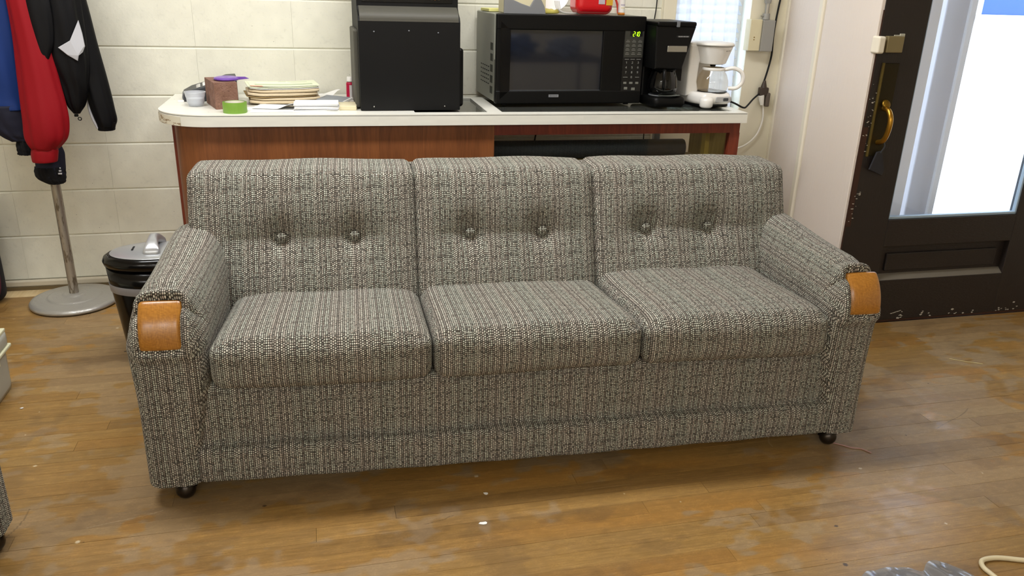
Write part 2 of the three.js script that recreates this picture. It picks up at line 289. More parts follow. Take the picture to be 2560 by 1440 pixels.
{
  const P = [], I = [], nx = 60, ny = 24;
  for (let j = 0; j <= ny; j++) for (let i = 0; i <= nx; i++) {
    const u = i / nx, v = j / ny, y = 0.79 + v * 1.14, x = 3.006 + u * (0.335 + 0.03 * (1 - v));
    P.push(x, y, -0.012 + 0.012 * Math.sin(u * 34 + Math.sin(v * 3) * 0.8) + 0.005 * Math.sin(u * 71 + v * 4));
  }
  for (let j = 0; j < ny; j++) for (let i = 0; i < nx; i++) { const a = j * (nx + 1) + i; I.push(a, a + 1, a + nx + 2, a, a + nx + 2, a + nx + 1); }
  const g = new THREE.BufferGeometry(); g.setAttribute('position', new THREE.Float32BufferAttribute(P, 3)); g.setIndex(I); g.computeVertexNormals();
  const c = solid('sheer_curtain', 'white sheer curtain hanging in the window behind the coffee makers', 'curtain', g, mat(0xf2f2f6, 0.95, { transmission: 0.5, thickness: 0, side: THREE.DoubleSide }));
  c.position.z = 0.004;
}

// entry door with a tall pane
const door = structure('door_1', 'dark brown wooden entry door with a tall glass pane', 'door');
{
  const z0 = 0.985, z1 = 1.03;
  part(door, 'lock_stile', rbox(3.402, 3.604, 0.012, 2.07, z0, z1, 0.003), M.doorPaint);
  part(door, 'hinge_stile', rbox(4.252, 4.468, 0.012, 2.07, z0, z1, 0.003), M.doorPaint);
  part(door, 'bottom_rail', rbox(3.604, 4.252, 0.012, 0.200, z0, z1, 0.003), M.doorPaint);
  part(door, 'middle_rail', rbox(3.604, 4.252, 0.352, 0.472, z0, z1, 0.003), M.doorPaint);
  part(door, 'top_rail', rbox(3.604, 4.252, 1.93, 2.07, z0, z1, 0.003), M.doorPaint);
  part(door, 'lower_panel', box(3.60, 4.256, 0.195, 0.357, z0 + 0.008, z1 - 0.028), M.doorPaint);
  part(door, 'raised_field', rbox(3.645, 4.21, 0.236, 0.316, z1 - 0.03, z1 - 0.016, 0.006), M.doorPaint);
  const led = poly([[0, 0], [0.026, 0], [0, 0.022]], 0.648); led.rotateY(-Math.PI / 2); T(led, 4.252, 0.200, 0); led.translate(0, 0, z1 - 0.028);
  part(door, 'panel_ledge', led, M.doorLedge, 'paler ledge');  // ledge in a paler tone than the door paint
  part(door, 'pane', box(3.60, 4.256, 0.468, 1.935, z0 + 0.016, z0 + 0.020), M.glass);
  part(door, 'glazing_bead', merge([rbox(3.602, 3.612, 0.472, 1.93, z0 + 0.02, z1 - 0.006, 0.003), rbox(4.244, 4.254, 0.472, 1.93, z0 + 0.02, z1 - 0.006, 0.003), rbox(3.602, 4.254, 0.472, 0.484, z0 + 0.02, z1 - 0.006, 0.003)]), mat(0x9fb4c6, 0.4));  // pale blue colour puts the daylight into the dark door's bead
  part(door, 'worn_edge', box(3.399, 3.403, 0.012, 1.3, z0, z1 - 0.0005), M.doorEdge, 'bare brown edge');
  part(door, 'edge_wear', box(3.402, 3.424, 0.45, 0.86, z1 - 0.001, z1 + 0.0006), M.doorEdge, 'rubbed brown edge strip');
  const chips = [];
  const chip = (x, y, s) => { const n = 7, pts = []; for (let k = 0; k < n; k++) { const a = k / n * 6.283, r = s * rr(0.3, 0.8); pts.push([x + Math.cos(a) * r * 1.7, y + Math.sin(a) * r * 0.8]); } chips.push(T(poly(pts, 0.0012), 0, 0, z1 - 0.0002)); };
  for (let k = 0; k < 26; k++) chip(3.66 + rnd() * 0.8, 0.016 + rnd() * rnd() * 0.035, rr(0.002, 0.008));
  for (let k = 0; k < 9; k++) chip(3.71 + k * 0.006, 0.040 + 0.0015 * k, 0.004);
  for (let k = 0; k < 14; k++) chip(3.412 + rnd() * 0.03, 0.47 + rnd() * 0.14, rr(0.002, 0.006));
  for (let k = 0; k < 22; k++) chip(3.406 + rnd() * 0.03, 0.74 + rnd() * 0.3, rr(0.0015, 0.0055));
  chip(4.36, 0.052, 0.010);
  part(door, 'paint_chips', merge(chips), M.chip, 'flaked pale paint spots').userData.kind = 'stuff';
  part(door, 'rim_latch', rbox(3.424, 3.497, 1.146, 1.207, z1 - 0.002, z1 + 0.022, 0.004), mat(0x8a7c58, 0.5, { metalness: 0.3 }));
  part(door, 'strike', rbox(3.382, 3.414, 1.142, 1.206, z1 - 0.02, z1 + 0.026, 0.008), M.sideTrim);
  part(door, 'latch_scraps', merge([rbox(3.486, 3.508, 1.195, 1.216, z1, z1 + 0.006, 0.002), rbox(3.494, 3.502, 1.15, 1.2, z1, z1 + 0.008, 0.002), rbox(3.462, 3.492, 1.206, 1.211, z1, z1 + 0.004, 0.001)]), mat(0xb9b7a6, 0.7));
  part(door, 'handle_plate', rbox(3.436, 3.508, 0.745, 1.106, z1 - 0.002, z1 + 0.006, 0.002), mat(0x2f2710, 0.5, { metalness: 0.6 }));
  part(door, 'plate_rim', rbox(3.434, 3.442, 0.743, 1.108, z1 - 0.002, z1 + 0.009, 0.002), mat(0x6a5a2a, 0.5, { metalness: 0.6 }));
  part(door, 'pull_handle', tube([[3.474, 0.935, z1 + 0.004], [3.474, 0.93, z1 + 0.035], [3.474, 0.90, z1 + 0.056], [3.474, 0.85, z1 + 0.054], [3.474, 0.812, z1 + 0.036], [3.474, 0.80, z1 + 0.004]], 0.0105, 40, 12), M.brassBright, 'curved brass pull');
  part(door, 'thumb_latch', T(lathe([[0, 0], [0.016, 0], [0.019, 0.004], [0.014, 0.010], [0, 0.012]]).rotateX(Math.PI / 2 - 0.5), 3.474, 0.950, z1 + 0.012), M.brass);
  part(door, 'threshold', rbox(3.40, 4.48, 0, 0.013, 0.94, 1.026, 0.003), M.doorEdge);
  part(door, 'frame_post', box(4.470, 4.482, 0, 2.08, 0.96, 1.03), M.sideTrim);
}
{
  const t = thing('door_tag', 'dark cloth tag hanging from the brass door pull', 'tag', [3.476, 0.70, 1.046]);
  part(t, 'loop', tube([[0.004, 0.112, 0.012], [0.010, 0.09, 0.02], [0.004, 0.062, 0.012]], 0.003), M.greyDark);
  const fl = poly([[-0.026, -0.005], [0.034, -0.030], [0.040, -0.012], [0.014, 0.066], [-0.006, 0.062]], 0.004, 0.002); part(t, 'flap', fl, mat(0x24242a, 0.7));
}

// outside, seen through the door pane and the window
const ground = structure('snowy_ground', 'snow covered ground outside the door', 'ground'); part(ground, 'slab', merge([box(3.76, 14, -0.35, -0.15, -12, 0.93), box(-8, 14, -0.35, -0.25, -12, -0.25)]), M.snow);
{
  const t = thing('storm_surround', 'pale storm surround boards outside the door pane', 'surround');
  part(t, 'board', rbox(3.62, 3.70, -0.15, 2.3, 0.86, 0.90, 0.004), M.extGrey); part(t, 'board', rbox(3.735, 3.80, -0.15, 2.3, 0.80, 0.86, 0.006), M.extWhite);
  const c = thing('porch_post', 'greyish white square post outside the door pane', 'post', [3.97, -0.15, 0.70]);
  part(c, 'shaft', rbox(-0.065, 0.065, 0, 2.5, -0.06, 0.06, 0.006), M.extGrey); part(c, 'corner_strip', rbox(0.045, 0.075, 0, 2.5, -0.02, 0.075, 0.004), M.extWhite); part(c, 'foot', rbox(-0.08, 0.08, 0, 0.10, -0.075, 0.075, 0.006), M.extGrey);
  const b = thing('neighbour_house', 'white house wall with a blue window seen through the door pane', 'building');
  part(b, 'wall', box(4.6, 12, -0.25, 4.2, -3.6, -3.2), M.snow);
  part(b, 'window_frame', merge([box(7.59, 7.65, 1.14, 2.4, -3.2, -3.14), box(7.59, 9.2, 1.14, 1.20, -3.2, -3.12), box(9.14, 9.2, 1.14, 2.4, -3.2, -3.14), box(7.59, 9.2, 2.34, 2.4, -3.2, -3.14)]), M.extWhite);
  part(b, 'window_pane', box(7.64, 9.15, 1.19, 2.35, -3.2, -3.17), M.extBlue, 'blue pane');
}

// ceiling lamps
for (const [x, z] of LAMP_SPOTS) {
  const t = thing('ceiling_lamp', 'long white fluorescent ceiling fixture out of view above', 'lamp', [x, 2.62, z], 0, 'ceiling fixtures');
  part(t, 'housing', rbox(-0.63, 0.63, 0.05, 0.13, -0.16, 0.16, 0.01), M.white); part(t, 'diffuser', rbox(-0.61, 0.61, 0.012, 0.055, -0.14, 0.14, 0.012), M.lampGlow);
  const l = new THREE.RectAreaLight(LAMP.color, LAMP.intensity, 1.2, 0.26); l.name = 'lamp_light'; l.position.set(0, 0.008, 0); l.rotation.x = -Math.PI / 2; t.add(l);
}

// ------------------------------------------------------------------ tweed seating
const ARM = { cy: 0.465, R: 0.145, top: 0.61, zf: 0.0, rear: -0.63 };
function armGeo(xo, xi, woodC) {                                            // xo outer side, xi inner side at the top; woodC middle of the wooden inset
  const s = Math.sign(xi - xo), x0 = Math.min(xo, xi), x1 = Math.max(xo, xi), cz = ARM.zf - ARM.R;
  const g = soft(x0, x1, -0.02, ARM.top, ARM.rear, ARM.zf, 0.055, (v) => {
    const vy = v.y - ARM.cy, vz = v.z - cz;
    if (vy > 0 && vz > 0) { const k = Math.max(vy, vz) / Math.hypot(vy, vz); v.y = ARM.cy + vy * k; v.z = cz + vz * k; }
    // the padded top is fuller than the foot
    const t = sstep(0.08, 0.42, v.y), inner = clamp((v.x - xo) / (xi - xo), 0, 1);
    v.x -= s * 0.042 * (1 - t) * inner; v.x -= s * 0.010 * sstep(0.25, 0.5, v.y) * (1 - inner);
    // crown across the arm
    const c = (v.x - (x0 + x1) / 2) / ((x1 - x0) / 2); if (v.y > 0.40) v.y -= 0.085 * (1 - Math.sqrt(Math.max(0, 1 - 0.92 * c * c))) * sstep(0.40, ARM.top, v.y);
    v.y = Math.max(v.y, 0.056);
    if (v.z < -0.2) v.y += 0.020 * sstep(-0.2, -0.6, v.z) * sstep(0.45, 0.6, v.y);
    // recess and raised roll around the inset
    if (v.z > -0.17 && v.y > 0.38) {
      const th = v.y > ARM.cy ? Math.atan2(v.y - ARM.cy, v.z - cz) : 0, sl = v.y > ARM.cy ? th * ARM.R : v.y - ARM.cy;
      const dx = Math.abs(v.x - woodC) - 0.052, dy = Math.abs(sl - 0.063) - 0.068, d = Math.max(dx, dy) < 0 ? Math.max(dx, dy) : Math.hypot(Math.max(dx, 0), Math.max(dy, 0));
      const amt = d < 0 ? -0.014 * sstep(0, 0.010, -d) + 0.004 * (1 - sstep(0, 0.010, -d)) : (0.014 + 0.008 * sstep(0.06, 0.14, sl)) * Math.exp(-((d - 0.012) ** 2) / 0.00026);
      const front = v.y > ARM.cy ? Math.hypot(v.y - ARM.cy, v.z - cz) > ARM.R - 0.03 : v.z > ARM.zf - 0.03;
      if (front) { v.y += amt * Math.sin(th); v.z += amt * Math.cos(th); }
    }
  }, 0.0085);
  const k = boxUV(g, FAB), p = k.attributes.position, n = k.attributes.normal, uv = k.attributes.uv, xm = (x0 + x1) / 2;   // the cloth runs on from the front over the top and down both sides
  for (let i = 0; i < p.count; i += 3) {
    const nx = n.getX(i) + n.getX(i + 1) + n.getX(i + 2), nz = n.getZ(i) + n.getZ(i + 1) + n.getZ(i + 2), ny = n.getY(i) + n.getY(i + 1) + n.getY(i + 2), cx = (p.getX(i) + p.getX(i + 1) + p.getX(i + 2)) / 3;
    const front = nz > Math.abs(nx) * 1.2 && (nz > ny || p.getZ(i) > -0.13), e = cx > xm ? 1 : -1;
    for (let j = i; j < i + 3; j++) {
      const x = p.getX(j), y = p.getY(j), z = p.getZ(j), arc = y > ARM.cy && z > cz ? ARM.cy + Math.atan2(y - ARM.cy, z - cz) * ARM.R : z > cz ? y : ARM.cy + ARM.R * 1.5708 + (cz - z);
      if (front) uv.setXY(j, x * FAB, arc * FAB); else uv.setXY(j, (x + e * Math.max(0, ARM.top - y) * 1.0) * FAB, (ARM.cy + ARM.R * 1.5708 + (cz - z)) * FAB);
    }
  }
  return k;
}
function insetGeo(xc) {                                                     // oiled oak block bent over the front of the arm
  const cz = ARM.zf - ARM.R, g = soft(-0.053, 0.053, -0.006, 0.130, -0.020, 0.002, 0.011, (v) => {
    const u = v.x / 0.052, w = (v.y - 0.063) / 0.067; v.z += 0.006 * (1 - u * u) * (1 - w * w * 0.5);
  }, 0.006);
  const k = boxUV(g, 5), p = k.attributes.position;
  for (let i = 0; i < p.count; i++) { const x = p.getX(i), s = p.getY(i), t = p.getZ(i), th = s > 0 ? s / ARM.R : 0; p.setXYZ(i, xc + x, ARM.cy + (s > 0 ? (ARM.R + t) * Math.sin(th) : s), s > 0 ? cz + (ARM.R + t) * Math.cos(th) : ARM.zf + t); }
  const q = mergeVertices(k.deleteAttribute('normal') && k, 1e-5); q.computeVertexNormals(); return q;
}
function seatGeo(x0, x1, lift, k) {
  const xc = (x0 + x1) / 2, hw = (x1 - x0) / 2;
  return boxUV(soft(x0 + 0.002, x1 - 0.002, 0.338, 0.482, -0.56, 0.022, 0.038, (v) => {
    const u = (v.x - xc) / hw, w = (v.z + 0.27) / 0.29, up = sstep(0.38, 0.47, v.y);
    v.y += up * (0.014 * (1 - u ** 4) * (1 - w ** 4) - 0.006 * Math.max(0, Math.abs(u) - 0.8) * 5) + up * (v.z < 0 ? -0.135 : 0.02) * -v.z * (1 - lift);
    v.y += up * lift * -0.02 * sstep(0, -0.4, v.z);
    if (v.z > -0.03) v.z += 0.014 * (1 - u ** 4) * Math.sin(clamp((v.y - 0.338) / 0.13, 0, 1) * Math.PI);
    v.y += 0.002 * Math.sin(v.x * 23 + k) * up; v.y += 0.003 * Math.sin(v.x * 9 + k * 2) * (1 - up);
    // gathered corner tucks near the front edge
    for (const e of [-1, 1]) { const d = Math.hypot((v.x - (xc + e * (hw - 0.02))) / 0.035, (v.y - 0.470) / 0.010, (v.z - 0.005) / 0.03); v.y -= 0.010 * Math.exp(-d * d); }
  }, 0.010), FAB);
}
function backGeo(x0, x1, buttons, k, r = 0.027) {
  const xc = (x0 + x1) / 2, hw = (x1 - x0) / 2;
  return boxUV(soft(x0, x1, 0.30, 0.788, -0.62, -0.44, r, (v) => {
    const u = (v.x - xc) / hw, w = (v.y - 0.58) / 0.22, fr = sstep(-0.52, -0.46, v.z);
    let b = 0.030 * (1 - u ** 4) * Math.exp(-(((v.y - 0.69) / 0.10) ** 2)) + 0.026 * (1 - u ** 4) * Math.exp(-(((v.y - 0.47) / 0.10) ** 2));
    for (const bx of buttons) {
      const dx = (v.x - bx), dy = v.y - 0.590, d2 = dx * dx + dy * dy; b -= 0.026 * Math.exp(-d2 / 0.0016) + 0.010 * Math.exp(-d2 / 0.010);
      b -= 0.006 * Math.exp(-((dx / 0.05) ** 2)) * Math.exp(-(((dy - 0.05) / 0.05) ** 2));
    }
    b -= 0.006 * Math.exp(-(((v.y - 0.590) / 0.018) ** 2)) * (Math.abs(v.x - xc) < 0.2 ? 1 : Math.exp(-(((Math.abs(v.x - xc) - 0.2) / 0.05) ** 2)));
    v.z += fr * b; v.y += sstep(0.7, 0.79, v.y) * (0.006 * (1 - u ** 4) + 0.002 * Math.sin(v.x * 17 + k));
    v.z -= 0.36 * (v.y - 0.40);
  }, 0.0105), FAB);
}
function buttonAt(parent, x) {
  const z = -0.44 - 0.36 * 0.19 - 0.012, b = part(parent, 'button', boxUV(T(new THREE.SphereGeometry(0.0165, 20, 14).scale(1, 1, 0.62), 0, 0, 0), FAB), M.fabric); b.position.set(x, 0.590, z);
}
function caster(parent, x, z) {
  const g = new THREE.Group(); g.name = 'caster'; g.position.set(x, 0, z); parent.add(g);
  part(g, 'ball', T(new THREE.SphereGeometry(0.027, 24, 16), 0, 0.027, 0), M.casterMetal);
  part(g, 'hood', T(new THREE.SphereGeometry(0.0305, 24, 10, 0, Math.PI * 2, 0, Math.PI * 0.46).rotateX(-0.5), 0, 0.028, 0), M.casterMetal);
  part(g, 'stem', T(cyl(0.008, 0.008, 0.03, 12), 0, 0.045, 0), M.casterMetal);
}
function seating(t, W, seats) {                                             // seats: [x0, x1, lift, [button x...]]
  part(t, 'arm', armGeo(0, 0.192, 0.085), M.fabric); part(t, 'arm', armGeo(W, W - 0.172, W - 0.062), M.fabric);
  part(t, 'arm_inset', insetGeo(0.085), M.oak, 'polished orange oak inset'); part(t, 'arm_inset', insetGeo(W - 0.062), M.oak, 'polished orange oak inset');
  part(t, 'side_panel', boxUV(box(0.012, 0.10, 0.06, 0.50, -0.80, -0.55), FAB), M.fabric); part(t, 'side_panel', boxUV(box(W - 0.10, W - 0.012, 0.06, 0.50, -0.80, -0.55), FAB), M.fabric);
  part(t, 'base_panel', boxUV(soft(0.12, W - 0.12, 0.10, 0.338, -0.76, -0.036, 0.02, (v) => { if (v.z > -0.1) v.z += 0.004 * Math.sin(v.x * 11); }, 0.02), FAB), M.fabric);
  part(t, 'base_band', boxUV(soft(0.135, W - 0.105, 0.056, 0.158, -0.70, 0.000, 0.016, (v) => { v.y -= 0.006 * Math.sin(clamp((v.x - 0.13) / (W - 0.25), 0, 1) * Math.PI) * (v.y < 0.1 ? 1 : 0); if (v.z > -0.1) v.z += 0.002 * Math.sin(v.x * 27); }, 0.016), FAB), M.fabric);
  part(t, 'dust_cover', box(0.05, W - 0.05, 0.060, 0.064, -0.78, -0.03), M.blackMatte);
  part(t, 'back_frame', boxUV(soft(0.09, W - 0.075, 0.07, 0.76, -0.82, -0.60, 0.03, (v) => { v.z -= 0.12 * (v.y - 0.4) + (v.z > -0.7 ? 0.16 * Math.max(0, v.y - 0.4) : 0); }, 0.03), FAB), M.fabric);
  const n = seats.length;
  seats.forEach(([a, b, lift, btn], k) => {
    const c = part(t, 'seat_cushion', seatGeo(a, b, lift, k * 1.7), M.fabric); c.userData.label = undefined; delete c.userData.label;
    part(t, 'back_cushion', backGeo(k ? a - 0.003 : 0.076, k < n - 1 ? b - 0.002 : W - 0.058, btn, k), M.fabric);
    btn.forEach((x) => buttonAt(t, x));
  });
  for (const [x, z] of [[0.092, -0.035], [W - 0.082, -0.035], [0.092, -0.72], [W - 0.082, -0.72]]) caster(t, x, z);
}
const sofa = thing('tweed_sofa', 'long grey tweed three-seat sofa with orange oak arm insets in front of counter', 'sofa', [0.793, 0, 1.823], -0.0468);
seating(sofa, 2.118, [[0.194, 0.772, 0.15, [0.352, 0.575]], [0.772, 1.366, 0.25, [0.945, 1.185]], [1.366, 1.946, 0.9, [1.545, 1.768]]]);
const chair = thing('tweed_armchair', 'matching grey tweed armchair cut off at the picture edge beside the sofa', 'armchair', [0.492, 0, 2.80], Math.PI / 2);
seating(chair, 0.945, [[0.194, 0.773, 0.4, [0.37, 0.6]]]);

// ------------------------------------------------------------------ counter
const CT = 0.862, counter = thing('display_counter', 'reddish wood display counter with a white laminate top and rounded end', 'counter', [0.70, 0, 0.612], -0.0165);
{
  // local x from 0 at the rounded end to 2.40, local z 0 at the front edge of the top, wall side at -0.60
  const Wc = 2.405, D = -0.598, R = 0.21;
  const outline = (i) => { const s = new THREE.Shape(), r = R - i; s.moveTo(i, -D - 0.0); s.lineTo(i, R + 0.0); s.absarc(R, R, r, Math.PI, Math.PI * 1.5, false); s.lineTo(Wc - i, i); s.lineTo(Wc - i, 0.50); s.lineTo(0.95, 0.50); s.lineTo(0.95, -D); s.lineTo(i, -D); return s; };
  const flat = (s, h0, h1, holes = []) => { s.holes = holes; return new THREE.ExtrudeGeometry(s, { depth: h1 - h0, bevelEnabled: false, curveSegments: 24 }).rotateX(Math.PI / 2).translate(0, h1, 0); };   // shape y becomes z, towards the wall negative after the flip below
  const flip = (g) => { g.scale(1, 1, -1); const p = g.attributes.position, n = g.attributes.normal, u = g.attributes.uv; for (const a of [p, n, u]) for (let i = 0; i < a.count; i += 3) for (let c = 0; c < a.itemSize; c++) { const q = a.getComponent(i, c); a.setComponent(i, c, a.getComponent(i + 1, c)); a.setComponent(i + 1, c, q); } g.computeVertexNormals(); return boxUV(g, 1.2); };
  const hole = (x0, x1, z0, z1) => { const h = new THREE.Path(); h.moveTo(x0, z0); h.lineTo(x0, z1); h.lineTo(x1, z1); h.lineTo(x1, z0); h.lineTo(x0, z0); return h; };
  const holes = () => [hole(0.98, 1.275, 0.052, 0.47), hole(1.335, 2.36, 0.052, 0.47)];
  part(counter, 'top', flip(flat(outline(0), CT - 0.004, CT, holes())), M.laminate, 'white laminate top');
  part(counter, 'top_edge', flip(flat(outline(0), CT - 0.044, CT - 0.006, holes())), M.laminate);
  part(counter, 'edge_seam', flip(flat(outline(0.0012), CT - 0.0065, CT - 0.0035, holes())), M.seam);
  { // torn edge banding on the rounded end
    const P = [], I = [], N = 18; for (let k = 0; k <= N; k++) { const a = Math.PI * (1.03 + 0.30 * k / N), x = R + Math.cos(a) * (R + 0.0012), z = -(R + Math.sin(a) * (R + 0.0012)), d = 0.004 * vn(k * 0.9, 1, 40, 4, 90); P.push(x, CT - 0.043, z, x, CT - 0.008 - d, z); }
    for (let k = 0; k < N; k++) I.push(2 * k, 2 * k + 2, 2 * k + 3, 2 * k, 2 * k + 3, 2 * k + 1);
    const g = new THREE.BufferGeometry(); g.setAttribute('position', new THREE.Float32BufferAttribute(P, 3)); const uv = []; for (let k = 0; k <= N; k++) uv.push(k / N, 0, k / N, 1); g.setAttribute('uv', new THREE.Float32BufferAttribute(uv, 2)); g.setIndex(I); g.computeVertexNormals();
    M.lamTorn.side = THREE.DoubleSide; part(counter, 'torn_edging', g, M.lamTorn, 'stained torn edge band');
  }
  part(counter, 'top_glass', box(0.975, 1.28, CT - 0.014, CT - 0.008, -0.475, -0.048), mat(0xc4c6bd, 0.08, { transmission: 0.9, thickness: 0 }));
  part(counter, 'top_glass', box(1.33, 2.365, CT - 0.010, CT - 0.004, -0.475, -0.048), mat(0xb4b6ad, 0.08, { transmission: 0.9, thickness: 0 }));
  // solid body with the rounded corner, then the open display bay
  const bs = new THREE.Shape(), bx = 0.055, br = 0.16; bs.moveTo(bx, 0.58); bs.lineTo(bx, 0.03 + br); bs.absarc(bx + br, 0.03 + br, br, Math.PI, Math.PI * 1.5, false); bs.lineTo(1.30, 0.03); bs.lineTo(1.30, 0.58); bs.lineTo(bx, 0.58);
  part(counter, 'front_panel', flip(flat(bs, 0.06, CT - 0.044)), M.counterWood, 'brown wood veneer');
  part(counter, 'corner_strip', T(cyl(0.012, 0.012, CT - 0.108, 12), 0.050, 0.06, -0.215), M.railWood);
  part(counter, 'rail', boxUV(box(1.30, 2.39, 0.772, CT - 0.044, -0.058, -0.026), 1.2), M.railWood);
  part(counter, 'stile', boxUV(box(2.345, 2.392, 0.06, 0.772, -0.058, -0.026), 1.2), M.railWood);
  part(counter, 'bottom', boxUV(box(1.30, 2.39, 0.06, 0.10, -0.57, -0.03), 1.2), M.railWood);
  part(counter, 'end_panel', boxUV(box(2.372, 2.392, 0.06, CT - 0.044, -0.48, -0.058), 1.2), M.plywood, 'yellowish plywood inner end');
  part(counter, 'end_batten', boxUV(box(2.35, 2.372, 0.10, 0.81, -0.30, -0.262), 1.2), mat(0xb9a148, 0.6), 'yellow batten');
  part(counter, 'back_post', box(2.18, 2.21, 0.10, CT - 0.044, -0.49, -0.465), mat(0xa9b4c4, 0.3, { metalness: 0.5 }), 'bluish metal post');
  part(counter, 'shelf', boxUV(box(1.30, 2.372, 0.582, 0.60, -0.47, -0.075), 1.2), M.plywood);
  part(counter, 'kick', box(0.12, 2.38, 0, 0.06, -0.56, -0.10), M.blackMatte);
  part(counter, 'front_glass', box(1.305, 2.345, 0.10, 0.772, -0.044, -0.040), M.glass);
}
const onCounter = (x, z) => [x, CT, z];
{
  const r = thing('mat_roll', 'black rolled mat lying on the shelf inside the display counter', 'roll', [2.05, 0.601, 0.27], -0.0165);
  const pts = []; for (let k = 0; k <= 90; k++) { const a = k / 90 * 6.283 * 3.2, q = 0.012 + 0.030 * k / 90; pts.push(new THREE.Vector3(Math.cos(a) * q, 0.042 + Math.sin(a) * q, 0)); }
  part(r, 'outer_wrap', T(new THREE.CylinderGeometry(0.042, 0.042, 0.94, 40).rotateZ(Math.PI / 2), 0.47, 0.042, 0), M.rollNavy);
  part(r, 'spiral_end', new THREE.TubeGeometry(new THREE.CatmullRomCurve3(pts.map((v) => new THREE.Vector3(0.941, v.y, v.x))), 140, 0.002, 5), M.greyDark);
  const c = thing('cardboard_sheet', 'tan cardboard sheets lying on the counter shelf below the mat roll', 'cardboard', [2.18, 0.601, 0.36], -0.05);
  part(c, 'sheet', rbox(0, 0.62, 0, 0.004, 0, 0.18, 0.001), M.paperTan); part(c, 'sheet', rbox(0.16, 0.66, 0.0045, 0.008, 0.01, 0.15, 0.001), mat(0xb59c74, 0.9));
}

// ------------------------------------------------------------------ things on the counter
{
  const b = thing('clay_brick', 'brown cored clay brick standing on the counter', 'brick', onCounter(0.906, 0.478), 0.28);
  // outline of the cored face seen from the left, holes through the brick
  const s = new THREE.Shape(); s.moveTo(0, 0); s.lineTo(0.19, 0); s.lineTo(0.19, 0.098); s.lineTo(0, 0.098); s.lineTo(0, 0);
  for (const z of [0.035, 0.075, 0.115, 0.155]) { const h = new THREE.Path(); h.absellipse(z, 0.055, 0.009, 0.016, 0, Math.PI * 2, true); s.holes.push(h); }
  const g = new THREE.ExtrudeGeometry(s, { depth: 0.083, bevelEnabled: true, bevelSize: 0.002, bevelThickness: 0.002, bevelSegments: 2, curveSegments: 14 });
  g.rotateY(Math.PI / 2).translate(0.018, 0.002, 0); part(b, 'clay', boxUV(g, 3), M.brick);
  const p = thing('purple_ribbon_coil', 'shiny purple ribbon coil lying on top of the brick', 'ribbon', onCounter(0.962, 0.385)); p.position.y = CT + 0.1025;
  part(p, 'coil', T(lathe([[0.0, 0.0], [0.044, 0.0], [0.049, 0.004], [0.046, 0.010], [0.034, 0.013], [0.012, 0.011], [0, 0.009]], 36).scale(1, 1, 1.1), 0, 0, 0), M.purple);
  part(p, 'loose_end', poly([[0.03, 0], [0.085, 0.006], [0.07, 0.012], [0.04, 0.012]], 0.004, 0.001), M.purple);
  const c = thing('plastic_cup', 'small clear plastic cup in front of the telephone', 'cup', onCounter(0.837, 0.372));
  part(c, 'wall', lathe([[0.0, 0.001], [0.030, 0.001], [0.031, 0.014], [0.033, 0.016], [0.034, 0.034], [0.036, 0.036], [0.039, 0.052], [0.041, 0.053], [0.041, 0.056], [0.038, 0.056], [0.035, 0.037], [0.032, 0.015], [0.029, 0.003], [0, 0.003]], 40), M.clearPlastic);
  part(c, 'contents', T(cyl(0.0285, 0.0305, 0.026, 32), 0, 0.004, 0), mat(0xd9dcdf, 0.6));
  const t = thing('green_tape_roll', 'roll of green painter tape on the counter edge', 'tape', onCounter(0.998, 0.545));
  part(t, 'tape', lathe([[0.037, 0], [0.0445, 0], [0.0445, 0.040], [0.037, 0.040], [0.037, 0]], 48), M.green); part(t, 'core', lathe([[0.0345, 0.0005], [0.0372, 0.0005], [0.0372, 0.0395], [0.0345, 0.0395], [0.0345, 0.0005]], 48), M.tapeCore);
  const ph = thing('desk_telephone', 'dark grey desk telephone with pale keys behind the clay brick', 'telephone', onCounter(0.765, 0.10), 0.12);
  const prof = poly([[0, 0], [0.20, 0], [0.20, 0.082], [0.17, 0.080], [0.10, 0.056], [0.03, 0.036], [0, 0.020]], 0.15, 0.006); T(prof, 0, 0.006, 0); part(ph, 'body', prof, M.greyDark);
  part(ph, 'front_lip', rbox(-0.012, 0.03, 0.001, 0.030, 0.01, 0.15, 0.012), M.greyMid);
  for (let r = 0; r < 4; r++) for (let k = 0; k < 4; k++) { const q = part(ph, 'key', rbox(-0.009, 0.009, 0, 0.006, -0.006, 0.006, 0.002), M.white); q.position.set(0.055 + r * 0.026, 0.050 + r * 0.0093, 0.04 + k * 0.028); q.rotation.z = 0.345; }
  solid('eraser_block', 'small white eraser on the rounded counter end', 'eraser', rbox(-0.012, 0.012, 0, 0.010, -0.006, 0.006, 0.002), M.white, onCounter(0.768, 0.275), 0.1);
}
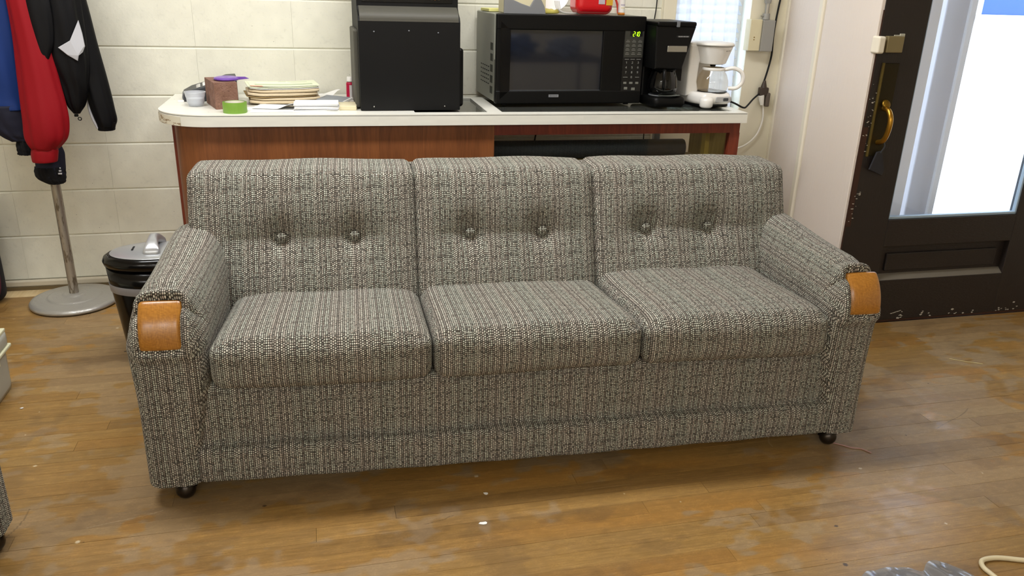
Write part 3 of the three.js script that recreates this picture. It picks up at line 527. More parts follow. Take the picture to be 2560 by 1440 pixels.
{ // stacks of print
  const bk = thing('booklet_stack', 'thick stack of pale green booklets beside the brick', 'booklets', onCounter(1.17, 0.262), 0.10); bk.scale.set(1.2, 1.0, 1.1);
  let y = 0.004; const lay = [[0.012, M.paperTan, 0, 0], [0.010, M.paperTan, 0.004, -0.02], [0.004, M.paperDark, -0.012, 0.03], [0.012, M.paperTan, -0.006, 0.01], [0.012, M.paperTan, 0.002, -0.02], [0.003, M.paper, 0.0, 0.02], [0.005, M.paperGreen, -0.006, 0.03]];
  for (const [h, m, dx, rot] of lay) { const g = soft(-0.115, 0.115, 0, h, -0.085, 0.085, Math.min(0.0018, h / 2.2), (v) => { v.y += 0.006 * sstep(-0.06, -0.12, v.x) - 0.004 * sstep(-0.02, -0.12, v.x) + 0.004 * (v.x / 0.115) ** 2; }, 0.02); const q = part(bk, 'booklet', g, m); q.position.set(dx, y, 0); q.rotation.y = rot; y += h + 0.0015; }
  const cover = canvasTex(512, 384, (c, w, h) => { c.fillStyle = '#e3e8ca'; c.fillRect(0, 0, w, h); c.fillStyle = '#b9c4a2'; c.fillRect(40, 210, 430, 90); c.fillStyle = '#f2f3de'; c.fillRect(60, 90, 260, 60); c.fillStyle = '#c8cfb0'; c.fillRect(300, 60, 150, 40); c.fillStyle = '#d8a58c'; c.fillRect(0, 320, 90, 64); c.fillStyle = '#8f9a78'; c.fillRect(230, 40, 60, 14); });
  const cv = part(bk, 'printed_cover', soft(-0.112, 0.116, 0, 0.001, -0.082, 0.084, 0.0004, (v) => { v.y += 0.004 * (v.x / 0.115) ** 2; }, 0.02), new THREE.MeshPhysicalMaterial({ map: cover, roughness: 0.6 }));
  { const p = cv.geometry.attributes.position, uv = []; for (let i = 0; i < p.count; i++) uv.push((p.getX(i) + 0.112) / 0.228, (0.084 - p.getZ(i)) / 0.166); cv.geometry.setAttribute('uv', new THREE.Float32BufferAttribute(uv, 2)); cv.position.y = y; cv.rotation.y = 0.03; }
  const sh = (x, z, w, d, rot, y0, lab, nm = 'paper_sheet', curl = 0.008) => { const g = soft(-w / 2, w / 2, 0, 0.0012, -d / 2, d / 2, 0.0005, (v) => { v.y += curl * sstep(0.1 * w, 0.5 * w, v.x) * sstep(-0.5 * d, 0.5 * d, v.z); }, 0.015); return solid(nm, lab, 'paper', g, M.paper, [x, CT + y0, z], rot); };
  sh(1.135, 0.485, 0.20, 0.14, 0.06, 0.0004, 'white sheet lying in front of the booklet stack', 'paper_sheet', 0.0);
  sh(1.145, 0.435, 0.16, 0.12, -0.25, 0.004, 'white sheet with a lifted corner behind the card stack', 'paper_sheet', 0.022);
  sh(1.30, 0.13, 0.16, 0.16, 0.5, 0.002, 'white sheet poking out between booklets and wall', 'paper_sheet', 0.035);
  const cs = thing('card_stack', 'small stack of white cards at the counter edge', 'cards', onCounter(1.305, 0.475), 0.03);
  for (let k = 0; k < 7; k++) { const q = part(cs, 'card', rbox(-0.085, 0.085, 0, 0.0038, -0.055, 0.055, 0.0012, 2), k === 1 || k === 4 ? mat(0xb8bac0, 0.7) : M.paper); q.position.set(rr(-0.006, 0.006), 0.0002 + k * 0.0041, rr(-0.004, 0.004)); q.rotation.y = rr(-0.06, 0.06); }
  const nb = thing('notebook', 'dark grey spiral notebook leaning behind the card stack', 'notebook', onCounter(1.378, 0.325), -0.32); nb.rotation.order = 'YXZ'; nb.rotation.z = -0.06; nb.position.y += 0.012; nb.scale.setScalar(0.8);
  part(nb, 'cover', rbox(-0.07, 0.07, 0.010, 0.013, -0.09, 0.09, 0.001), mat(0x8b9096, 0.5)); part(nb, 'pages', box(-0.067, 0.067, 0.0035, 0.010, -0.087, 0.087), M.greyDark); part(nb, 'spiral', merge(Array.from({ length: 22 }, (_, k) => T(new THREE.TorusGeometry(0.006, 0.0009, 5, 12).rotateY(0), 0.068, 0.008, -0.084 + k * 0.008))), M.white);
  solid('pale_case', 'low beige case under the spiral notebook', 'case', rbox(-0.04, 0.05, 0, 0.018, -0.06, 0.06, 0.003), M.beige, onCounter(1.412, 0.455), -0.1);
  const bt = thing('paint_bottle', 'small dark pink paint bottle with a white cap near the black machine', 'bottle', onCounter(1.450, 0.185));
  part(bt, 'body', lathe([[0, 0], [0.0165, 0], [0.0175, 0.003], [0.0175, 0.066], [0.0155, 0.071], [0.011, 0.073], [0, 0.073]], 32), M.magenta); part(bt, 'cap', lathe([[0, 0.073], [0.0145, 0.073], [0.0145, 0.077], [0.0125, 0.095], [0, 0.095]], 32), M.white);
  part(bt, 'label', new THREE.CylinderGeometry(0.0178, 0.0178, 0.056, 24, 1, true, -0.25, 1.3).translate(0, 0.033, 0), mat(0xc9c4c4, 0.6));
}
{ // tall black machine
  const o = thing('black_machine', 'tall black boxy countertop machine with knobs beside the microwave', 'machine', [1.472, CT + 0.005, 0.532], 0.0);
  const side = poly([[0, 0], [0, 0.335], [-0.012, 0.352], [-0.045, 0.372], [-0.058, 0.388], [-0.058, 0.56], [-0.40, 0.56], [-0.40, 0]], 0.392, 0.003);
  side.rotateY(-Math.PI / 2).translate(0.395, 0, 0); part(o, 'cabinet', side.translate(0, 0, 0), M.ovenBlack);
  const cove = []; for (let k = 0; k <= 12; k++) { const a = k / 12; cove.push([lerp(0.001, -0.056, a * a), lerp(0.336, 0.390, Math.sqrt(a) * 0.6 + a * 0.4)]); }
  const cs = poly([...cove, [-0.062, 0.388], [-0.01, 0.332]], 0.384, 0.0); cs.rotateY(-Math.PI / 2).translate(0.391, 0, 0.0025); part(o, 'sloped_lip', cs, M.ovenGrey, 'sloped lip greyed as if catching light');  // grey instead of cabinet black paints in the light on the slope
  part(o, 'control_strip', box(0.02, 0.375, 0.405, 0.545, -0.060, -0.053), M.blackGloss);
  for (const [x, y] of [[0.292, 0.424], [0.320, 0.424], [0.352, 0.426]]) part(o, 'knob', T(lathe([[0, 0], [0.0085, 0], [0.0085, 0.006], [0.006, 0.011], [0, 0.011]], 20).rotateX(Math.PI / 2), x, y, -0.053), M.brass);
  part(o, 'indicator', T(new THREE.SphereGeometry(0.003, 10, 8), 0.306, 0.418, -0.053), M.orange);
  part(o, 'side_cover', rbox(-0.016, 0.004, 0.0, 0.30, -0.33, -0.05, 0.007), M.ovenGrey); part(o, 'side_cover', rbox(0.392, 0.424, 0.0, 0.235, -0.33, -0.06, 0.014), M.black);
  for (const [x, y] of [[0.052, 0.012], [0.335, 0.012], [0.06, 0.297], [0.195, 0.302], [0.31, 0.296]]) part(o, 'screw', T(new THREE.SphereGeometry(0.0032, 10, 8), x, y, 0.003), y < 0.1 ? M.steel : M.greyMid);
}
// ------------------------------------------------------------------ microwave and what stands on it
const MW = { x: 2.04, y: CT, z: 0.432, turn: 0.012, w: 0.66, h: 0.374, d: 0.40 };
{
  const m = thing('microwave_oven', 'large black microwave oven with a grey side on the counter', 'microwave', [MW.x, MW.y, MW.z], MW.turn);
  const { w, h, d } = MW, f = 0.014;
  part(m, 'case', rbox(0, w, f, h, -d, -0.035, 0.006), M.mwGrey, 'grey metal case');
  part(m, 'front_frame', merge([rbox(0, w, h - 0.062, h + 0.001, -0.036, 0, 0.006), rbox(0, w, f - 0.004, 0.066, -0.036, 0, 0.006), rbox(0, 0.058, f, h, -0.036, -0.002, 0.006), rbox(0.468, 0.565, f, h, -0.036, -0.002, 0.004)]), M.black);
  part(m, 'door_recess', merge([poly([[0.018, 0.03], [0.06, 0.066], [0.06, 0.31], [0.018, 0.345]], 0.004)]).translate(0, 0, -0.004), M.blackGloss);
  part(m, 'door_window', box(0.056, 0.472, 0.064, 0.312, -0.022, -0.012), M.mwGlass);
  part(m, 'window_edge', box(0.056, 0.472, 0.0645, 0.0665, -0.013, -0.008), M.greyMid);
  const panel = canvasTex(256, 900, (c, W, H) => {
    c.fillStyle = '#0b0b0d'; c.fillRect(0, 0, W, H); c.fillStyle = '#34342f'; c.fillRect(8, 10, 240, 380); c.fillStyle = '#0a0c10'; c.fillRect(70, 50, 160, 76);
    c.fillStyle = '#8d8d86'; for (let r = 0; r < 4; r++) for (let k = 0; k < 3; k++) { c.fillRect(24 + k * 78, 190 + r * 52, 50, 6); c.fillRect(32 + k * 78, 172 + r * 52, 34, 4); }
    c.fillStyle = '#83837e'; c.font = 'bold 40px sans-serif'; c.textAlign = 'center'; '1234567890'.split('').forEach((t, i) => c.fillText(t, i < 9 ? 50 + (i % 3) * 76 : 126, i < 9 ? 470 + Math.floor(i / 3) * 62 : 656));
    c.fillRect(18, 640, 60, 7); c.fillRect(176, 640, 52, 7); c.fillRect(24, 410, 56, 7); c.fillRect(98, 410, 56, 7); c.fillRect(176, 410, 56, 7);
    c.fillStyle = '#77776f'; c.fillRect(28, 704, 40, 26); c.fillRect(104, 704, 44, 26); c.fillRect(184, 704, 40, 26); c.fillRect(40, 770, 44, 34); c.fillRect(136, 778, 48, 34);
  });
  const pn = part(m, 'control_panel', new THREE.BoxGeometry(0.092, 0.296, 0.006).translate(0.609, 0.186, -0.004), new THREE.MeshPhysicalMaterial({ map: panel, roughness: 0.3 }));
  part(m, 'right_edge', rbox(0.560, w, f, h, -0.036, -0.004, 0.006), M.black);
  { // green clock digits 2:10 as lit segments
    const seg = { 2: 'abged', 1: 'bc', 0: 'abcdef' }, glow = new THREE.MeshStandardMaterial({ color: 0x0a1400, emissive: 0x9cff10, emissiveIntensity: 1.6 }), gs = [];
    const bar = { a: [0, 0.009, 0.0062, 0.0018], g: [0, 0, 0.0062, 0.0018], d: [0, -0.009, 0.0062, 0.0018], f: [-0.0035, 0.0045, 0.0018, 0.0075], b: [0.0035, 0.0045, 0.0018, 0.0075], e: [-0.0035, -0.0045, 0.0018, 0.0075], c: [0.0035, -0.0045, 0.0018, 0.0075] };
    [['2', 0.606], ['1', 0.617], ['0', 0.628]].forEach(([t, x]) => [...seg[t]].forEach((k) => { const [dx, dy, w2, h2] = bar[k]; gs.push(T(new THREE.BoxGeometry(w2, h2, 0.001), x + dx + dy * 0.15, 0.303 + dy, 0)); }));
    for (const e of [-1, 1]) gs.push(T(new THREE.BoxGeometry(0.0016, 0.0016, 0.001), 0.6130, 0.303 + e * 0.004, 0));
    part(m, 'clock_digits', merge(gs).translate(0, 0, -0.0005), glow, 'glowing green digits 2:10');
  }
  const bd = canvasTex(256, 64, (c, W, H) => { c.fillStyle = '#8e9094'; c.fillRect(0, 0, W, H); c.fillStyle = '#26262a'; c.font = 'bold 46px sans-serif'; c.textAlign = 'center'; c.fillText('Kenmore', W / 2, 48); });
  part(m, 'badge', new THREE.BoxGeometry(0.044, 0.011, 0.0024).translate(0.256, 0.044, 0.001), new THREE.MeshPhysicalMaterial({ map: bd, roughness: 0.4, metalness: 0.3 }));
  part(m, 'hinge_cover', rbox(-0.004, 0.002, 0.19, h - 0.004, -0.034, -0.022, 0.002), M.mwGrey);
  const vents = []; for (let r = 0; r < 5; r++) for (let k = 0; k < 5; k++) vents.push(T(new THREE.BoxGeometry(0.002, 0.0035, 0.018), -0.0003, 0.080 + r * 0.018, -0.285 + k * 0.036));
  part(m, 'vent_slots', merge(vents), M.blackMatte);
  for (let k = 0; k < 5; k++) part(m, 'vent_patch', T(new THREE.BoxGeometry(0.002, 0.030, 0.042), -0.0003, 0.060 + k * 0.045, -0.085), mat(0x3c3e34, 0.8));
  for (const [x, z] of [[0.05, -0.05], [w - 0.05, -0.05], [0.05, -0.33], [w - 0.05, -0.33]]) part(m, 'foot', T(cyl(0.012, 0.014, f + 0.004, 14), x, 0, z), M.blackMatte);
}
{
  const top = CT + MW.h + 0.0015, at = (x, z) => [MW.x + x, top, MW.z + z];
  const cb = thing('cream_carton', 'cream carton standing on the left of the microwave top', 'carton', at(0.045, -0.115), 0.02);
  part(cb, 'carton', rbox(0, 0.175, 0, 0.12, -0.06, 0.06, 0.003), M.boxCream);
  const shadowShape = solid('carton_shadow', 'grey sheet shaped as the shadow on the cream carton', 'shadow_sheet', poly([[0, 0], [0.175, 0], [0.168, 0.028], [0.15, 0.060], [0.138, 0.064], [0.125, 0.050], [0.110, 0.024], [0.07, 0.036], [0.03, 0.052], [0, 0.056]], 0.006, 0.003), mat(0x77787a, 0.8), at(0.04, -0.045), 0.02);  // thin grey cutout stands in for the shadow on the carton
  solid('yellow_pad', 'yellow paper pad behind the cream carton', 'paper', rbox(-0.09, 0.09, 0, 0.012, -0.06, 0.06, 0.002), mat(0xe0dc8e, 0.8), at(0.09, -0.26), 0.1);
  solid('yellow_wrapper', 'crumpled yellow wrapper beside the plastic fork', 'wrapper', soft(-0.045, 0.045, 0, 0.022, -0.03, 0.03, 0.006, (v) => { v.y *= 0.5 + 0.6 * vn(v.x * 60 + 9, v.z * 60 + 9, 64, 64, 95); }, 0.006), mat(0xc8bf62, 0.7), at(0.245, -0.12), 0.2);
  const pl = solid('paper_plate', 'white paper plate leaning beside the red canister', 'plate', lathe([[0, 0], [0.07, 0.002], [0.085, 0.006], [0.11, 0.020], [0.112, 0.021], [0.086, 0.008], [0.07, 0.004], [0, 0.002]], 48), M.paper, at(0.268, -0.25)); pl.rotation.x = 1.05; pl.position.y += 0.088;
  const fk = thing('plastic_fork', 'grey plastic fork lying with its tines up on the microwave', 'fork', at(0.275, -0.075), 0.25); fk.rotation.z = 0.0;
  const prong = []; for (let k = 0; k < 4; k++) prong.push(tube([[-0.012 + k * 0.007, 0.052, 0.0], [-0.010 + k * 0.007, 0.034, 0.004], [-0.006 + k * 0.006, 0.018, 0.008]], 0.0018, 14, 6));
  part(fk, 'tines', merge(prong), mat(0xb6b6b0, 0.4)); part(fk, 'handle', tube([[0.003, 0.018, 0.008], [0.02, 0.008, 0.012], [0.05, 0.004, 0.014], [0.10, 0.004, 0.012]], 0.004, 20, 8), mat(0xb6b6b0, 0.4));
  const can = thing('red_canister', 'bright red plastic coffee canister on the microwave', 'canister', at(0.435, -0.10), 0.0);
  part(can, 'body', soft(-0.083, 0.083, 0.001, 0.20, -0.062, 0.062, 0.028, (v) => { v.x *= 1 - 0.05 * sstep(0.03, 0, v.y); v.z *= 1 - 0.05 * sstep(0.03, 0, v.y); const b = Math.exp(-(((v.y - 0.022) / 0.004) ** 2)); v.x *= 1 - 0.015 * b; v.z *= 1 - 0.02 * b; }, 0.008), M.redPlastic);
  part(can, 'lid', T(rbox(-0.078, 0.078, 0, 0.016, -0.058, 0.058, 0.007), 0, 0.196, 0), M.redPlastic);
  part(can, 'grey_label', box(0.012, 0.040, 0.044, 0.085, 0.0615, 0.0635), mat(0xb3a8b0, 0.5)); part(can, 'yellow_label', box(0.046, 0.075, 0.040, 0.085, 0.0605, 0.0632), mat(0xc99a26, 0.5));
  const vb = thing('white_vial', 'slim white bottle with an orange foot beside the red canister', 'bottle', at(0.575, -0.10));
  part(vb, 'body', lathe([[0, 0.008], [0.0145, 0.008], [0.0150, 0.012], [0.0150, 0.10], [0.010, 0.108], [0, 0.108]], 28), M.white); part(vb, 'foot', lathe([[0, 0], [0.0155, 0], [0.0155, 0.010], [0, 0.010]], 28), M.orange); part(vb, 'print', new THREE.CylinderGeometry(0.0152, 0.0152, 0.006, 20, 1, true, -0.6, 1.4).translate(0, 0.042, 0), mat(0xbcb5c4, 0.6)); part(vb, 'print', new THREE.CylinderGeometry(0.0152, 0.0152, 0.003, 20, 1, true, -0.5, 1.2).translate(0, 0.030, 0), mat(0xd8c890, 0.6));
  solid('red_cable', 'red cable looping down behind the microwave corner', 'cable', tube([[2.60, 1.42, 0.02], [2.66, 1.34, 0.04], [2.70, 1.29, 0.035], [2.715, 1.23, 0.03], [2.715, 1.10, 0.028], [2.72, 0.9, 0.03], [2.70, 0.75, 0.012]], 0.0055, 80), M.redCord);
}
{ // coffee makers
  const k = thing('black_coffee_maker', 'black drip coffee maker beside the microwave', 'coffee maker', [2.800, CT, 0.43], 0.05);
  part(k, 'base', T(soft(-0.085, 0.085, 0, 0.045, -0.16, 0.082, 0.018, (v) => { const d = Math.max(0, v.z - 0.0); v.x *= 1 - 2.8 * d * d * 8; }, 0.01), 0, 0.002, 0), M.black);
  part(k, 'hot_plate', lathe([[0, 0.046], [0.062, 0.046], [0.066, 0.049], [0.060, 0.052], [0, 0.052]], 40).scale(1, 1, 0.95).translate(0, 0, 0.005), M.greyMid);
  part(k, 'tower', rbox(-0.088, 0.056, 0.03, 0.345, -0.17, -0.045, 0.014), M.black);
  part(k, 'brew_head', poly([[-0.080, 0.172], [0.038, 0.172], [0.086, 0.336], [-0.088, 0.336]], 0.16, 0.006).translate(0, 0, -0.09), M.blackSatin);
  part(k, 'lid', rbox(-0.092, 0.092, 0.340, 0.360, -0.17, 0.082, 0.008), M.black);
  part(k, 'lid_latch', rbox(-0.004, 0.010, 0.338, 0.362, 0.078, 0.086, 0.002), M.greyMid);
  part(k, 'steel_band', rbox(-0.035, 0.058, 0.236, 0.262, 0.068, 0.0775, 0.003), M.steel);
  part(k, 'carafe', lathe([[0.05, 0.054], [0.062, 0.062], [0.066, 0.085], [0.062, 0.120], [0.052, 0.148], [0.050, 0.158], [0.046, 0.158]], 40).translate(-0.008, 0, 0.008), M.smoke);
  part(k, 'carafe_lid', lathe([[0, 0.156], [0.052, 0.156], [0.052, 0.164], [0.02, 0.168], [0, 0.168]], 32).translate(-0.008, 0, 0.008), M.black);
  part(k, 'carafe_handle', tube([[-0.03, 0.155, 0.055], [-0.045, 0.158, 0.088], [-0.05, 0.13, 0.10], [-0.045, 0.09, 0.092], [-0.03, 0.08, 0.065]], 0.007), M.black);
  part(k, 'plate_sticker', lathe([[0, 0.0525], [0.052, 0.0525], [0.052, 0.0535], [0, 0.0535]], 30).scale(1, 1, 0.6).translate(0.005, 0, 0.052), mat(0x7c8078, 0.25));
  const tx = canvasTex(512, 64, (c, W, H) => { c.fillStyle = '#141414'; c.fillRect(0, 0, W, H); c.fillStyle = '#b9b9b6'; c.font = 'bold 54px sans-serif'; c.textAlign = 'center'; c.fillText('BLACK+DECKER', W / 2, 52); });
  part(k, 'logo', new THREE.BoxGeometry(0.062, 0.008, 0.001).translate(0.035, 0.300, 0.0768), new THREE.MeshPhysicalMaterial({ map: tx, roughness: 0.5 }));
}
{
  const k = thing('white_coffee_maker', 'small white drip coffee maker with a glass carafe at the counter end', 'coffee maker', [3.020, CT, 0.41], 0.16); k.scale.set(1.08, 1.02, 1.08);
  part(k, 'base', T(soft(-0.090, 0.090, 0, 0.052, -0.13, 0.088, 0.022, (v) => { v.x *= 1 - 0.25 * sstep(0, 0.09, v.z); }, 0.009), 0, 0.010, 0), M.whiteGloss);
  part(k, 'foot_ring', T(soft(-0.082, 0.082, 0, 0.014, -0.12, 0.074, 0.006, (v) => { v.x *= 1 - 0.25 * sstep(0, 0.09, v.z); }, 0.015), 0, 0.0, 0), M.black);
  part(k, 'front_lobe', T(lathe([[0, 0], [0.020, 0], [0.027, 0.008], [0.028, 0.03], [0.024, 0.044], [0, 0.048]], 30), -0.050, 0.0, 0.078), M.whiteGloss);
  part(k, 'switch_plate', rbox(-0.012, 0.062, 0.022, 0.046, 0.083, 0.0925, 0.004), M.silver); part(k, 'switch', rbox(0.022, 0.046, 0.028, 0.041, 0.090, 0.0965, 0.004), M.greyDark);
  part(k, 'tower', poly([[-0.092, 0.05], [-0.045, 0.05], [-0.06, 0.10], [-0.056, 0.18], [-0.035, 0.25], [-0.092, 0.25]], 0.12, 0.008).translate(0, 0, -0.125), M.whiteGloss);
  part(k, 'rear_column', rbox(-0.095, 0.06, 0.04, 0.24, -0.13, -0.06, 0.012), M.white);
  part(k, 'side_window', box(-0.1015, -0.0995, 0.10, 0.235, -0.10, -0.045), mat(0x55504c, 0.4));
  part(k, 'brew_basket', lathe([[0, 0.178], [0.050, 0.178], [0.056, 0.182], [0.077, 0.250], [0.078, 0.254], [0, 0.254]], 48).translate(0.010, 0, 0.005), M.whiteGloss);
  part(k, 'lid', merge([lathe([[0, 0.254], [0.082, 0.254], [0.083, 0.262], [0.078, 0.268], [0.04, 0.272], [0, 0.273]], 48).translate(0.010, 0, 0.005), rbox(-0.097, 0.02, 0.248, 0.266, -0.13, 0.0, 0.006)]), M.white);
  part(k, 'drip_stop', T(cyl(0.010, 0.014, 0.014, 16), 0.012, 0.166, 0.010), M.black);
  const y0 = 0.064;
  part(k, 'carafe', lathe([[0, y0], [0.056, y0], [0.062, y0 + 0.006], [0.066, y0 + 0.020], [0.064, y0 + 0.045], [0.056, y0 + 0.070], [0.043, y0 + 0.090], [0.042, y0 + 0.098], [0.045, y0 + 0.100]], 48).translate(0.012, 0, 0.018), M.potGlass);
  part(k, 'carafe_band', lathe([[0.0455, y0 + 0.088], [0.0475, y0 + 0.090], [0.0475, y0 + 0.099], [0.044, y0 + 0.100]], 40).translate(0.012, 0, 0.018), M.white);
  part(k, 'warming_plate', lathe([[0, 0.060], [0.062, 0.060], [0.065, 0.063], [0, 0.0635]], 40).translate(0.012, 0, 0.018), M.black);
  part(k, 'carafe_handle', tube([[0.045, y0 + 0.092, 0.045], [0.075, y0 + 0.100, 0.070], [0.104, y0 + 0.082, 0.086], [0.110, y0 + 0.045, 0.088], [0.092, y0 + 0.018, 0.078], [0.066, y0 + 0.014, 0.058]], 0.0085, 50, 12), M.whiteGloss);
  const tx = canvasTex(512, 72, (c, W, H) => { c.fillStyle = '#e6e3dc'; c.fillRect(0, 0, W, H); c.fillStyle = '#55504c'; c.font = 'bold 58px sans-serif'; c.textAlign = 'center'; c.fillText('MR. COFFEE', W / 2, 56); });
  const lg = new THREE.CylinderGeometry(0.0752, 0.0730, 0.0085, 16, 1, true, 0.0, 0.72).translate(0.010, 0.236, 0.005); part(k, 'logo', lg, new THREE.MeshPhysicalMaterial({ map: tx, roughness: 0.4 }));
}
// ------------------------------------------------------------------ wiring on the right of the wall
{
  const b = thing('junction_box', 'cream and grey electrical box on the wall beside the window', 'electrical box', [3.462, 1.072, 0.006]);
  part(b, 'grey_half', rbox(0.0, 0.066, 0, 0.148, 0, 0.062, 0.004), M.boxGrey); part(b, 'cream_half', rbox(-0.062, 0.0, 0.002, 0.150, 0, 0.052, 0.003), M.beige);
  for (const y of [0.055, 0.066]) part(b, 'screw', T(new THREE.SphereGeometry(0.003, 8, 6), -0.036, y, 0.052), M.brass);
  const c = thing('conduit', 'grey metal conduit running up from the electrical box', 'conduit', [3.492, 1.222, 0.030]);
  part(c, 'pipe', cyl(0.011, 0.011, 1.5, 16), M.steel); part(c, 'coupling', cyl(0.020, 0.018, 0.028, 16), M.boxGrey); part(c, 'coupling_top', T(cyl(0.016, 0.019, 0.022, 16), 0, 0.075, 0), M.boxGrey); part(c, 'set_screw', T(new THREE.CylinderGeometry(0.004, 0.004, 0.016, 8).rotateZ(Math.PI / 2), -0.024, 0.016, 0.006), M.steel);
  solid('black_power_cord', 'black power cord hanging down the wall to the plug adapter', 'cord', tube([[3.63, 1.9, 0.03], [3.585, 1.45, 0.022], [3.562, 1.30, 0.020], [3.552, 1.15, 0.022], [3.556, 1.05, 0.022], [3.545, 0.98, 0.024], [3.530, 0.915, 0.026]], 0.0048, 80), M.blackMatte);
  solid('thin_black_cable', 'thin black cable running down the block wall behind the microwave', 'cable', tube([[2.912, 2.0, 0.014], [2.914, 1.31, 0.013], [2.912, 1.26, 0.016], [2.908, 1.2, 0.013], [2.905, 0.5, 0.013]], 0.0028, 70), M.blackMatte);
  const p = thing('plug_adapter', 'brown triple plug adapter hanging from the black cord', 'plug', [3.535, 0.845, 0.026]);
  part(p, 'body', rbox(-0.026, 0.022, 0.006, 0.048, -0.012, 0.018, 0.006), M.brownPlug); part(p, 'neck', T(cyl(0.016, 0.007, 0.036, 12), -0.003, 0.046, 0.004), M.brownPlug); part(p, 'side_plug', rbox(0.012, 0.034, -0.048, 0.022, -0.006, 0.020, 0.006), mat(0x5a4f46, 0.5));
  part(p, 'white_plug', T(cyl(0.009, 0.016, 0.048, 12).rotateZ(0.25), -0.006, -0.038, 0.014), M.whiteCord);
  solid('looping_wire', 'white wire looping from the plug adapter behind the counter end', 'cord', tube([[3.533, 0.82, 0.035], [3.548, 0.77, 0.030], [3.552, 0.72, 0.026], [3.53, 0.65, 0.024], [3.47, 0.60, 0.03], [3.36, 0.575, 0.05], [3.25, 0.56, 0.06], [3.12, 0.57, 0.05]], 0.0046, 90), M.whiteCord);
  solid('short_black_lead', 'short black lead from the plug adapter to the white coffee maker', 'cord', tube([[3.512, 0.862, 0.030], [3.47, 0.838, 0.05], [3.42, 0.812, 0.09], [3.38, 0.806, 0.13], [3.28, 0.84, 0.2], [3.17, 0.872, 0.26]], 0.0045, 70), M.blackMatte);
  solid('shelf_cord', 'black cord hanging behind the open display bay', 'cord', tube([[2.36, 0.85, 0.02], [2.352, 0.74, 0.03], [2.33, 0.64, 0.03], [2.33, 0.3, 0.02]], 0.004, 40), M.blackMatte);
}

// ------------------------------------------------------------------ coat stand and jackets
{
  const s = thing('coat_stand', 'metal coat stand with a heavy round foot against the block wall', 'coat stand', [0.236, 0, 0.212]);
  part(s, 'foot', lathe([[0, 0.002], [0.168, 0.002], [0.176, 0.006], [0.178, 0.014], [0.172, 0.022], [0.158, 0.026], [0.112, 0.029], [0.106, 0.034], [0.098, 0.036], [0.052, 0.038], [0.046, 0.043], [0.036, 0.045], [0.022, 0.046], [0, 0.046]], 72), M.castIron);
  part(s, 'pole', T(cyl(0.0185, 0.0185, 1.66, 24), 0, 0.044, 0), M.pole);
  for (let k = 0; k < 6; k++) { const a = k / 6 * 6.283 + 0.3, c = Math.cos(a), d = Math.sin(a); part(s, 'hook', tube([[0.01 * c, 1.62, 0.01 * d], [0.07 * c, 1.63, 0.07 * d], [0.11 * c, 1.66, 0.11 * d], [0.12 * c, 1.70, 0.12 * d]], 0.006, 24), M.steel); }
  part(s, 'finial', T(new THREE.SphereGeometry(0.028, 20, 14), 0, 1.72, 0), M.steel);
}
function cloth(secs, amp, folds, ph, n = 56, m = 60) {                      // closed hanging sleeve or body: sections [y, x, z, rx, rz] from the top
  const cv = (k) => new THREE.CatmullRomCurve3(secs.map((q) => new THREE.Vector3(q[0], q[k], q[k + 1]))), A = cv(1), B = cv(3), P = [], I = [];
  for (let j = 0; j <= m; j++) {
    const t = j / m, a = A.getPoint(t), b = B.getPoint(t);
    for (let i = 0; i < n; i++) {
      const g = i / n * 6.28318, f = 1 + amp * (0.6 * Math.sin(folds * g + ph + 2.2 * t) + 0.5 * Math.sin((folds * 2 + 1) * g - ph * 2 + 5 * t) + 0.35 * Math.sin(t * 23 + 3 * g + ph) * t + 0.9 * (0.5 - Math.abs(Math.sin(folds * 1.5 * g + ph * 3 + 2 * t))) * sstep(0.35, 0.95, t) + 0.5 * (vn(g * 2.55, t * 9, 16, 64, 110) - 0.5));
      P.push(a.y + Math.cos(g) * b.y * f, a.x, a.z + Math.sin(g) * b.z * f);
    }
  }
  for (let j = 0; j < m; j++) for (let i = 0; i < n; i++) { const a = j * n + i, b = j * n + (i + 1) % n; I.push(a, b, b + n, a, b + n, a + n); }
  for (const [j, flip] of [[0, 1], [m, 0]]) { const c = P.length / 3; let x = 0, y = 0, z = 0; for (let i = 0; i < n; i++) { x += P[(j * n + i) * 3]; y += P[(j * n + i) * 3 + 1]; z += P[(j * n + i) * 3 + 2]; } P.push(x / n, y / n + (flip ? 0 : 0.006), z / n); for (let i = 0; i < n; i++) { const a = j * n + i, b = j * n + (i + 1) % n; flip ? I.push(c, b, a) : I.push(c, a, b); } }
  const g = new THREE.BufferGeometry(); g.setAttribute('position', new THREE.Float32BufferAttribute(P, 3)); g.setIndex(I); g.computeVertexNormals(); return g;
}
